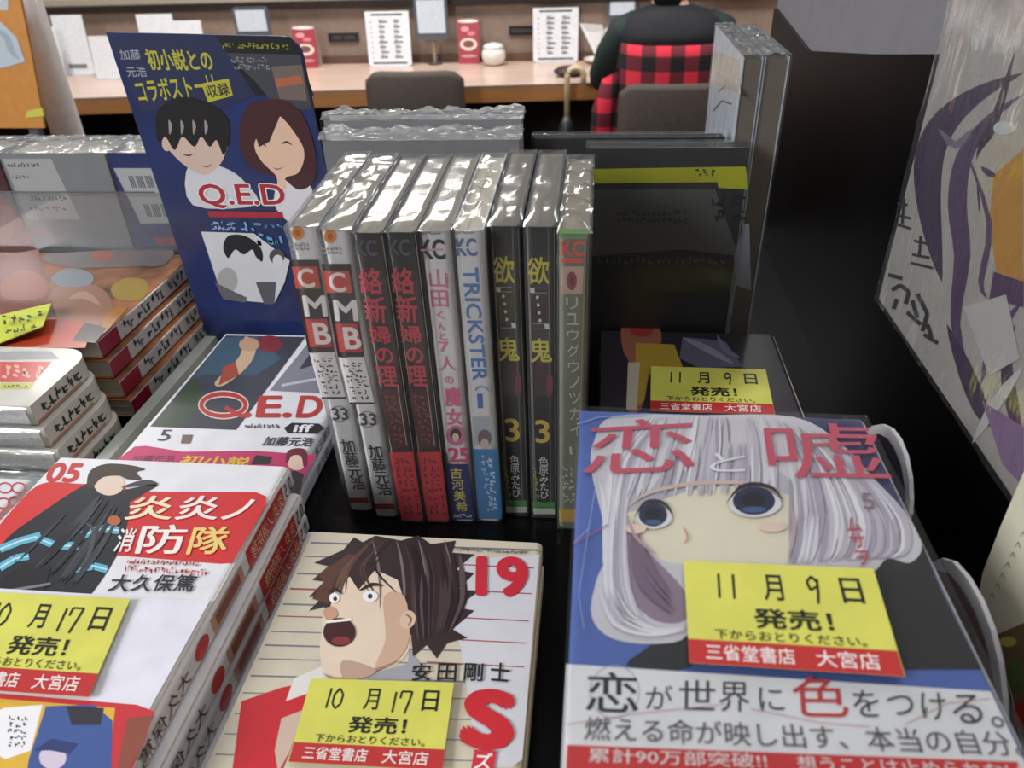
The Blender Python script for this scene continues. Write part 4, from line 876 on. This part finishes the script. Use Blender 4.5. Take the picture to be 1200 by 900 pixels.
# cream booklet leaning below it at the frame edge
CX = .150; pts = [onx(x, y, CX) for x, y in ((1260, 430), (1225, 505), (1200, 552), (1172, 618), (1152, 670), (1146, 700), (1158, 742), (1172, 775), (1184, 812), (1192, 850), (1200, 880), (1300, 960))]
r = thing('booklet', 'cream booklet with a curled corner at the right frame edge, coloured picture below', 'booklet', (CX, float(pts[4].y), float(T)))
b = MB(); b.prism(pts, (.004, 0, 0), mat((208, 204, 182), .5, .2)); b.build('cover', r)
s = Sheet((CX, 0, 0), (-1, 0, 0), .0001, .000017)
s.poly([(1166, 745), (1200, 730), (1230, 760), (1215, 890), (1196, 860), (1186, 812)], (116, 96, 66)); s.ell(1190, 790, 10, 20, (88, 110, 60)); s.ell(1196, 838, 8, 16, (176, 48, 44)); s.ell(1182, 752, 10, 6, (200, 178, 84))
for k in range(9): s.lay = 5; x = 1160+k*6; y = 700-k*12; s.line([(x, y), (x+4, y-5), (x+6, y+2)], 1, (130, 126, 110))
s.build('cover_print', r)
# wedge foot so that the booklet stands on the table
b = MB(); yy = [p.y for p in pts]; b.box((CX+.0002, min(yy)+.03, T), (CX+.0035, max(yy)-.06, min(p.z for p in pts)+.02), mat((190, 186, 170), .6)); b.build('inner_pages', r)

# ================================================================== CAFE BEHIND
DT = .72
f0, f1 = onz(85, 115, DT), onz(650, 98, DT); du = (f1-f0).normalized(); dl = f0-du*1.6; dr = f1+du*1.8
WOOD = mat((200, 174, 158), .3, .3, var=.14, scale=7); FRONT = mat((170, 116, 66), .45, .2, var=.12, scale=9)
def woodgrain(m):
    n = [x for x in m.node_tree.nodes if x.type == 'TEX_NOISE'][0]; mp = m.node_tree.nodes.new('ShaderNodeMapping'); mp.inputs['Scale'].default_value = (.35, 5, 5)
    tc = [x for x in m.node_tree.nodes if x.type == 'TEX_COORD'][0]; m.node_tree.links.new(tc.outputs['Object'], mp.inputs[0]); m.node_tree.links.new(mp.outputs[0], n.inputs['Vector'])
woodgrain(WOOD); woodgrain(FRONT)
r = thing('counter_desk', 'long wooden cafe counter with orange-brown front edge along the back wall', 'table', (-.8, 3.7, 0))
b = MB(); b.prism([(dl.x, dl.y, DT-.012), (dr.x, dr.y, DT-.012), (dr.x, 4.005, DT-.012), (dl.x, 4.005, DT-.012)], (0, 0, .012), WOOD); b.build('counter_top', r)
b = MB(); nrm = V((du.y, -du.x, 0)); b.prism([V((dl.x, dl.y, DT-.07)), V((dr.x, dr.y, DT-.07)), V((dr.x, dr.y, DT-.0005)), V((dl.x, dl.y, DT-.0005))], -nrm*.03, FRONT); b.build('front_edge', r)
for x in (-2.6, -1.25, .1, 1.3):
    b = MB(); b.box((x, 3.62, 0), (x+.05, 3.98, DT-.012), mat((38, 28, 26), .5)); b.build('support_panel', r)

def chair(label, x0, x1, Y, zt):
    r = thing('dining_chair', label, 'chair', ((x0+x1)/2, Y, 0), 'dark brown upholstered chairs at the counter'); bc = mat((74, 64, 58), .75, var=.15, scale=90, bump=.3); lc = mat((40, 30, 26), .5)
    b = MB(); rings = []; NX = 12                                             # gently bowed, rounded back pad
    for i in range(NX+1):
        u = i/NX; x = x0+(x1-x0)*u; bow = -.03*(1-(2*u-1)**2); top = zt-.035*max(0, abs(2*u-1)-.8)/.2; ring = []
        for a, c in ((-.018, .46), (-.022, .6), (-.022, top-.02), (-.012, top), (.012, top), (.022, top-.02), (.022, .6), (.018, .46)): ring.append(V((x, Y+bow+a, c)))
        rings.append(ring)
    b.loft(rings, bc); b.build('backrest', r, smooth=True)
    b = MB(); rings = []
    for zz, e in ((.41, .0), (.43, -.012), (.455, -.012), (.47, .012)): rings.append([V((x, y, zz)) for x, y in ((x0+e, Y+.02+e), (x1-e, Y+.02+e), (x1-e, Y+.42-e), (x0+e, Y+.42-e))])
    b.loft(rings, bc); b.build('seat', r)
    for x in (x0+.03, x1-.03):
        for y in (Y+.01, Y+.38): b = MB(); b.tube([(x, y, 0), (x, y, .42)], [.012, .018], lc, 8); b.build('leg', r)
    return r
chair('dark brown chair tucked at the counter, empty, between menu card and display', -.965, -.555, 3.30, .812)
chair('dark brown chair with the person in the checked jacket sitting on it', .075, .47, 2.98, .815)

def on_desk(x0, x1, yt, yb, dx=0):
    p = onz((x0+x1)/2, yb, DT); Y = p.y; a, c = ony(x0, yb, Y), ony(x1, yb, Y); t_ = ony((x0+x1)/2, yt, Y); return Y, a.x, c.x, t_.z
def menu(label, x0, x1, yt, yb, c=(226, 228, 232), group='white menu cards in stands', kind=1):
    Y, xa, xb, zt = on_desk(x0, x1, yt, yb); r = thing('menu_card', label, 'menu', ((xa+xb)/2, Y, DT), group)
    lean = .025; b = MB(); b.prism([(xa, Y, DT+.006), (xb, Y, DT+.006), (xb, Y+lean, zt), (xa, Y+lean, zt)], (0, .006, 0), mat(c, .4, .3)); b.build('card', r)
    b = MB(); b.box((xa+.01, Y-.01, DT), (xb-.01, Y+.05, DT+.006), mat((200, 204, 206), .3, .4)); b.box((xa+.01, Y+.012, DT+.005), (xb-.01, Y+.016, DT+.03), mat((200, 204, 206), .3)); b.build('stand', r)
    def at(u, v): return V((xa+(xb-xa)*u, Y+lean*v-.0012, DT+.006+(zt-DT-.006)*v))
    b = MB(); K = ink(52, 54, 58)
    def rc(u0, u1, v0, v1, m=K): b.face([at(u0, v0), at(u1, v0), at(u1, v1), at(u0, v1)], m)
    if kind == 1:
        rc(.14, .86, .93, .96); rc(.1, .9, .03, .06); R2 = random.Random(int(x0))
        for i in range(8):
            for j in (0, 1):
                v = .14+.094*i; u = .28+.34*j; rc(u+R2.random()*.04, u+.14+R2.random()*.08, v, v+.03, ink(104, 108, 116)); rc(u+.02, u+.12, v+.045, v+.06, ink(150, 154, 160))
            rc(.1, .14, v, v+.02, ink(150, 150, 156))
    elif kind == 2: rc(.2, .8, .10, .17, ink(120, 122, 128))
    elif kind == 3: rc(.1, .9, .6, .7, ink(70, 74, 84))
    b.build('printing', r); return r
menu('white printed menu card on the counter behind the empty chair', 433, 483, 14, 78)
menu('white menu card with columns of print beside the person and their open papers', 625, 677, 10, 73)
menu('blank white menu panel in a dark holder near the leaning white sheet at left', 77, 112, 18, 88, kind=2)
menu('narrow white card at far left beside the pale post', 54, 78, 32, 92, kind=0)
menu('white card leaning on the counter just left of the tall blue card', 114, 142, 43, 93, kind=0)
menu('low white card showing above the tall blue card, farther left one', 173, 214, 17, 84, kind=0)
menu('low white card showing above the tall blue card, nearer one with a dark line', 198, 246, 25, 88, kind=0)
def tablet(label, x0, x1, y0, y1, yb):
    p = onz((x0+x1)/2, yb, DT); Y = p.y; a, c = ony(x0, y1, Y), ony(x1, y0, Y)
    r = thing('tablet', label, 'tablet', ((a.x+c.x)/2, Y, DT), 'grey tablets on stands')
    b = MB(); R_ = .012; fr = []
    for (cx, cz, a0) in ((c.x-R_, c.z-R_, 0), (a.x+R_, c.z-R_, 90), (a.x+R_, a.z+R_, 180), (c.x-R_, a.z+R_, 270)):
        for k in range(4): t_ = rad(a0+30*k); fr.append(V((cx+R_*math.cos(t_), Y+.012, cz+R_*math.sin(t_))))
    b.prism(fr, (0, -.012, 0), mat((86, 92, 102), .3, .4)); b.build('case', r)
    b = MB(); b.box((a.x+.014, Y-.001, a.z+.03), (c.x-.014, Y+.001, c.z-.012), mat((206, 216, 226), .2, .4)); b.build('screen', r)
    b = MB(); m_ = (a.x+c.x)/2; b.tube([(m_, Y+.016, DT+.004), (m_, Y+.016, a.z+.06)], .009, mat((150, 130, 110), .4), 8); b.tube([(m_, Y+.016, DT), (m_, Y+.016, DT+.008)], .035, mat((70, 70, 74), .4), 14); b.build('stand', r)
tablet('grey tablet on a stand above the empty chair, right of the menu card', 488, 523, -4, 47, 76)
tablet('grey tablet on a stand seen over the tall blue card', 278, 312, 8, 45, 84)
tablet('pale screen on a stand behind the person', 711, 748, -12, 26, 70)
def redcard(label, x0, x1, yt, yb):
    Y, xa, xb, zt = on_desk(x0, x1, yt, yb); r = thing('menu_card', label, 'menu', ((xa+xb)/2, Y, DT), 'narrow red dessert cards')
    b = MB(); b.prism([(xa, Y, DT), (xb, Y, DT), (xb, Y+.03, zt), (xa, Y+.03, zt)], (0, .004, 0), mat((160, 48, 62), .4, .3)); b.prism([(xa, Y+.07, DT), (xb, Y+.07, DT), (xb, Y+.034, zt), (xa, Y+.034, zt)], (0, .004, 0), mat((200, 190, 180), .4)); b.build('card', r)
    H = zt-DT; b = MB()
    def at(u, v): return V((xa+(xb-xa)*u, Y+.03*v-.001, DT+H*v))
    def el(cu, cv, ru, rv, c, l=0): b.face([at(cu+ru*math.cos(t_*.3927), cv+rv*math.sin(t_*.3927))-V((0, .0006*l, 0)) for t_ in range(16)], ink(*c))
    el(.5, .44, .42, .14, (226, 210, 196), 1); el(.5, .45, .28, .08, (120, 70, 60), 2); el(.35, .78, .2, .06, (226, 150, 160), 1); el(.65, .68, .2, .05, (214, 120, 130), 1); el(.5, .95, .5, .04, (226, 220, 220), 1); el(.5, .18, .4, .03, (200, 150, 150), 1)
    b.build('printing', r)
redcard('narrow red dessert card beside the white pot', 538, 562, 23, 75); redcard('narrow red dessert card just right of the tall blue card', 347, 373, 31, 80)
# white pot
Y, xa, xb, zt = on_desk(565, 593, 50, 76); r = thing('sugar_pot', 'small round white pot with lid on the counter', 'pot', ((xa+xb)/2, Y, DT)); wp = mat((228, 224, 218), .25, .4)
cx, R0, H = (xa+xb)/2, (xb-xa)/2, zt-DT
def lathe(b, cx, cy, prof, m, seg=20): b.loft([[V((cx+rr*math.cos(2*math.pi*k/seg), cy+rr*math.sin(2*math.pi*k/seg), zz)) for k in range(seg)] for rr, zz in prof], m)
b = MB(); lathe(b, cx, Y, [(R0*.55, DT), (R0*.85, DT+H*.12), (R0, DT+H*.4), (R0*.95, DT+H*.62), (R0*.75, DT+H*.78)], wp); b.build('body', r, smooth=True)
b = MB(); lathe(b, cx, Y, [(R0*.84, DT+H*.78), (R0*.86, DT+H*.84), (R0*.7, DT+H*.93), (R0*.2, DT+H)], wp); b.build('lid', r, smooth=True)
# outlets
for k, (x0, x1, y0, y1) in enumerate(((386, 420, 38, 49), (597, 626, 30, 41))):
    a, c = ony(x0, y1, 4.03), ony(x1, y0, 4.03); r = thing('wall_outlet', ['black twin socket on the wall right of the red dessert card', 'black twin socket on the wall right of the white pot'][k], 'socket', ((a.x+c.x)/2, 4.03, a.z), 'wall sockets')
    b = MB(); b.box((a.x, 4.020, a.z), (c.x, 4.03, c.z), mat((30, 28, 30), .35, .3)); b.build('plate', r)
    for u in (.3, .7):
        m_ = a.x+(c.x-a.x)*u; b = MB(); b.box((m_-.025, 4.017, a.z+.012), (m_+.025, 4.0205, c.z-.012), mat((60, 58, 60), .4)); b.build('socket', r)
# open papers, phone, dark case on the counter
p1 = onz(706, 80, DT); r = thing('open_book', 'open white book propped up in front of the person', 'book', tuple(p1)); pm = mat((232, 230, 228), .6)
b = MB(); Y = p1.y; qq = [ony(x, y, Y) for x, y in ((700, 70), (679, 28), (706, 30), (712, 62))]; b.prism([V((p.x, Y+.03*i/3, max(p.z, DT+.003))) for i, p in enumerate(qq)], (0, .006, 0), pm); b.build('left_page', r)
b = MB(); qq = [ony(x, y, Y) for x, y in ((708, 66), (708, 34), (735, 18), (746, 56))]; b.prism([V((p.x, Y-.02, max(p.z, DT+.003))) for p in qq], (0, .006, 0), pm); b.build('right_page', r)
p = onz(696, 74, DT)+V((.03, 0, 0)); r = thing('white_dish', 'shallow white dish on the counter left of the person', 'dish', tuple(p)); b = MB(); lathe(b, p.x, p.y, [(.04, DT), (.075, DT+.018), (.08, DT+.022), (.072, DT+.02), (.04, DT+.008)], wp); b.build('dish', r, smooth=True)
p = onz(667, 88, DT); r = thing('purse', 'small dark brown purse on the counter edge by the umbrella handle', 'purse', tuple(p)); b = MB(); lathe(b, p.x, p.y, [(.04, DT), (.068, DT+.012), (.07, DT+.022), (.05, DT+.034), (.01, DT+.037)], mat((60, 38, 36), .5)); b.build('body', r, smooth=True)
# umbrella hooked on the counter edge
ux = ony(668, 100, 3.42).x; r = thing('umbrella', 'furled dark umbrella with pale wooden crook hooked at the counter edge', 'umbrella', (ux, 3.42, .1))
h0 = ony(666, 90, 3.42).z; b = MB(); pts = [(ux-.012, 3.42, h0-.17)]+[(ux-.012, 3.42, h0-.02)]+[(ux+.022-.034*math.cos(rad(a)), 3.42, h0-.0+.034*math.sin(rad(a))) for a in range(0, 181, 20)]+[(ux+.056, 3.42, h0-.03)]
b.tube(pts, .0125, mat((206, 184, 144), .35, .3), 10); b.build('handle', r, smooth=True)
b = MB(); b.tube([(ux-.012, 3.42, h0-.16), (ux-.012, 3.42, h0-.20), (ux-.015, 3.42, h0-.45), (ux-.015, 3.42, .08)], [.014, .034, .042, .012], mat((34, 38, 38), .5, .2, var=.3, scale=30), 12); b.build('canopy', r, smooth=True)
b = MB(); b.tube([(ux-.015, 3.42, .1), (ux-.015, 3.42, .0)], .006, mat((60, 60, 60), .3, metal=1), 8); b.build('tip', r)

# ---- person sitting at the counter, seen from behind
def skin_figure(name, parent, nodes, edges, m):
    me = bpy.data.meshes.new(name); me.from_pydata([p for p, _ in nodes], edges, []); o = bpy.data.objects.new(name, me); COL.objects.link(o); o.parent = parent
    sk = o.modifiers.new('skin', 'SKIN'); sk.use_smooth_shade = True
    me.skin_vertices.new() if not me.skin_vertices else None
    for i, (_, rr) in enumerate(nodes): me.skin_vertices[0].data[i].radius = rr if isinstance(rr, tuple) else (rr, rr)
    me.skin_vertices[0].data[0].use_root = True
    ss = o.modifiers.new('sub', 'SUBSURF'); ss.levels = 1; ss.render_levels = 1; me.materials.append(m); return o
pr_ = thing('person', 'person seated with back turned in black vest, dark green sleeves, red checked jacket', 'person', (.27, 3.2, 0))
px_, py_ = .27, 3.17
N_ = [((0, 0, .54), (.15, .11)), ((0, .02, .70), (.13, .10)), ((0, .05, .86), (.15, .11)), ((0, .07, .97), (.13, .09)), ((-.01, .09, 1.045), .055), ((-.015, .11, 1.10), (.07, .08)), ((-.02, .12, 1.18), (.08, .095)), ((-.02, .12, 1.26), (.055, .065)),
      ((-.15, .07, .93), .045), ((-.235, .16, .80), .05), ((-.25, .27, .745), .042), ((-.14, .46, .775), .032), ((.15, .07, .93), .045), ((.235, .16, .80), .05), ((.24, .27, .745), .042), ((.12, .46, .775), .032),
      ((-.10, .10, .52), .085), ((-.12, .40, .50), .07), ((-.12, .40, .28), .05), ((-.12, .36, .07), .04), ((-.12, .50, .04), .035), ((.10, .10, .52), .085), ((.12, .40, .50), .07), ((.12, .40, .28), .05), ((.12, .36, .07), .04), ((.12, .50, .04), .035)]
nodes = [((px_*0+p[0], p[1]-.03, p[2]), r_) for p, r_ in N_]
E_ = [(0, 1), (1, 2), (2, 3), (3, 4), (4, 5), (5, 6), (6, 7), (3, 8), (8, 9), (9, 10), (10, 11), (3, 12), (12, 13), (13, 14), (14, 15), (0, 16), (16, 17), (17, 18), (18, 19), (19, 20), (0, 21), (21, 22), (22, 23), (23, 24), (24, 25)]
SKN = mat((206, 160, 140), .55)
skin_figure('body', pr_, nodes, E_, SKN)
GREEN = mat((22, 40, 38), .8, var=.2, scale=60)
for sgn in (-1, 1):
    b = MB(); P0 = mw(pr_).translation; b.tube([P0+V((sgn*x, y, z)) for x, y, z in ((.12, .04, .975), (.17, .045, .945), (.215, .09, .86), (.245, .14, .78), (.255, .24, .748), (.20, .34, .765), (.16, .39, .772))], [.06, .078, .072, .066, .056, .048, .042], GREEN, 14); b.build('sleeve', pr_, smooth=True)
    # hand with palm, four fingers and a thumb resting on the counter
    hp = V((sgn*.135, .43, .775)); hn = [(hp, .02), (hp+V((0, .035, -.008)), (.034, .014))]; he = [(0, 1)]
    for k in range(4):
        bx = (k-1.5)*.017; L_ = (.06, .068, .064, .05)[k]; i0 = len(hn); hn += [(hp+V((bx, .06, -.010)), .0095), (hp+V((bx*1.1, .06+L_*.55, -.006)), .009), (hp+V((bx*1.1, .06+L_, -.018)), .0075)]; he += [(1, i0), (i0, i0+1), (i0+1, i0+2)]
    i0 = len(hn); hn += [(hp+V((-sgn*.03, .03, -.006)), .011), (hp+V((-sgn*.052, .055, -.012)), .009), (hp+V((-sgn*.058, .08, -.018)), .0075)]; he += [(0, i0), (i0, i0+1), (i0+1, i0+2)]
    skin_figure('hand', pr_, [(tuple(p), r_) for p, r_ in hn], he, SKN)
P0 = mw(pr_).translation
def ering(cx, cy, z, rx, ry, n=28, fold=0): return [P0+V((cx+(rx+fold*math.sin(k*2.4))*math.copysign(abs(math.cos(2*math.pi*k/n))**.8, math.cos(2*math.pi*k/n)), cy+(ry+fold*math.cos(k*1.9))*math.sin(2*math.pi*k/n), z)) for k in range(n)]
b = MB(); BV = mat((20, 20, 26), .85, var=.2, scale=50); b.loft([ering(0, .0, .905, .195, .135), ering(0, .015, .96, .190, .125), ering(0, .03, .995, .178, .115), ering(-.005, .04, 1.025, .14, .095), ering(-.01, .05, 1.045, .07, .07)], BV); b.build('vest', pr_, smooth=True, label='black padded vest yoke')
ck = bpy.data.materials.new('buffalo_check'); ck.use_nodes = True; N, L = ck.node_tree.nodes, ck.node_tree.links; bs = N['Principled BSDF']; bs.inputs['Roughness'].default_value = .85
tc = N.new('ShaderNodeTexCoord'); sp_ = N.new('ShaderNodeSeparateXYZ'); L.new(tc.outputs['Object'], sp_.inputs[0]); outs = []
for ax, off in (('X', .1), ('Z', .02)):
    m1 = N.new('ShaderNodeMath'); m1.operation = 'MULTIPLY_ADD'; m1.inputs[1].default_value = 1/.105; m1.inputs[2].default_value = off+20; L.new(sp_.outputs[ax], m1.inputs[0])
    m2 = N.new('ShaderNodeMath'); m2.operation = 'FRACT'; L.new(m1.outputs[0], m2.inputs[0]); m3 = N.new('ShaderNodeMath'); m3.operation = 'GREATER_THAN'; m3.inputs[1].default_value = .5; L.new(m2.outputs[0], m3.inputs[0]); outs.append(m3)
ad = N.new('ShaderNodeMath'); ad.operation = 'ADD'; L.new(outs[0].outputs[0], ad.inputs[0]); L.new(outs[1].outputs[0], ad.inputs[1]); dv = N.new('ShaderNodeMath'); dv.operation = 'DIVIDE'; dv.inputs[1].default_value = 2; L.new(ad.outputs[0], dv.inputs[0])
cr = N.new('ShaderNodeValToRGB'); cr.color_ramp.interpolation = 'CONSTANT'; cr.color_ramp.elements[0].color = lin((24, 16, 20)); cr.color_ramp.elements[1].position = .75; cr.color_ramp.elements[1].color = lin((214, 40, 62)); e_ = cr.color_ramp.elements.new(.3); e_.color = lin((104, 26, 40))
L.new(dv.outputs[0], cr.inputs[0]); L.new(cr.outputs[0], bs.inputs['Base Color'])
b = MB(); b.loft([ering(-.01, -.01, .47, .23, .15, fold=.006), ering(-.01, -.01, .62, .225, .15, fold=.006), ering(0, -.01, .78, .205, .145, fold=.004), ering(0, -.005, .88, .198, .140), ering(0, 0, .925, .193, .132)], ck); b.build('checked_jacket', pr_, smooth=True, label='red and black checked lower jacket')
b = MB(); b.tube([P0+V(p) for p in ((-.17, -.03, .86), (-.215, -.04, .78), (-.245, -.05, .68), (-.25, -.05, .50))], [.03, .045, .05, .05], ck, 12); b.build('jacket_fold', pr_, smooth=True)
b = MB(); HB = mat((24, 18, 20), .6, var=.3, scale=80); rings = []
for z_, rx, ry, cy in ((1.085, .07, .05, .045), (1.11, .092, .09, .065), (1.17, .105, .115, .08), (1.23, .098, .11, .085), (1.28, .06, .07, .085), (1.295, .02, .02, .085)): rings.append(ering(-.02, cy, z_, rx, ry, 20, .002))
rings.insert(0, ering(-.02, .03, 1.045, .05, .05, 20, .002)); b.loft(rings, HB); b.build('hair', pr_, smooth=True, label='short dark hair')
b = MB(); b.loft([ering(0, .08, .42, .16, .12), ering(0, .06, .50, .18, .14), ering(0, .02, .60, .17, .13)], mat((30, 32, 40), .8)); b.build('trousers', pr_, smooth=True)

# ---- pale post and orange poster at far left
PX = 1.6
a, c = ony(14, 0, PX), ony(82, 132, PX); wpx = ony(49, 0, PX).x-a.x
r = thing('post', 'pale round post at the far left behind the wrapped books', 'post', (a.x+wpx/2, PX, 0)); b = MB(); xm = a.x+wpx/2
b.tube([(xm-.02, PX, 0), (xm, PX, 1.7)], wpx/2, mat((206, 196, 192), .5, .2), 20); b.build('shaft', r, smooth=True); b = MB(); b.tube([(xm-.02, PX, 0), (xm-.02, PX, .02)], .12, mat((90, 90, 92), .4), 20); b.build('base', r)
OY = 1.45; pts = [ony(x, y, OY) for x, y in ((-70, 150), (52, 150), (36, 60), (20, -20), (-70, -20))]
r = thing('poster_stand', 'orange and pale blue poster panel at the far left edge', 'poster', (pts[1].x-.05, OY, 0)); b = MB(); b.prism([V((p.x, OY, p.z)) for p in pts], (0, .006, 0), mat((214, 146, 72), .5, .2)); b.build('panel', r)
s = Sheet((0, OY, 0), (0, -1, 0), .0006, .0002); s.poly([(-40, -10), (10, -10), (10, 12), (-40, 12)], (206, 212, 216)); s.poly([(-40, 22), (2, 26), (20, 44), (30, 72), (10, 78), (-40, 88)], (200, 212, 220)); s.lock([(-10, 30), (8, 44), (14, 60), (24, 70)], 8, (170, 186, 200)); s.poly([(32, 130), (50, 126), (52, 136), (30, 138)], (220, 214, 90)); s.build('poster_print', r)
b = MB(); b.box((pts[0].x, OY+.006, 0), (pts[0].x+.02, OY+.02, pts[0].z+.05), mat((90, 90, 92), .4)); b.box((pts[1].x-.04, OY+.006, 0), (pts[1].x-.02, OY+.02, pts[1].z+.05), mat((90, 90, 92), .4)); b.build('support', r)
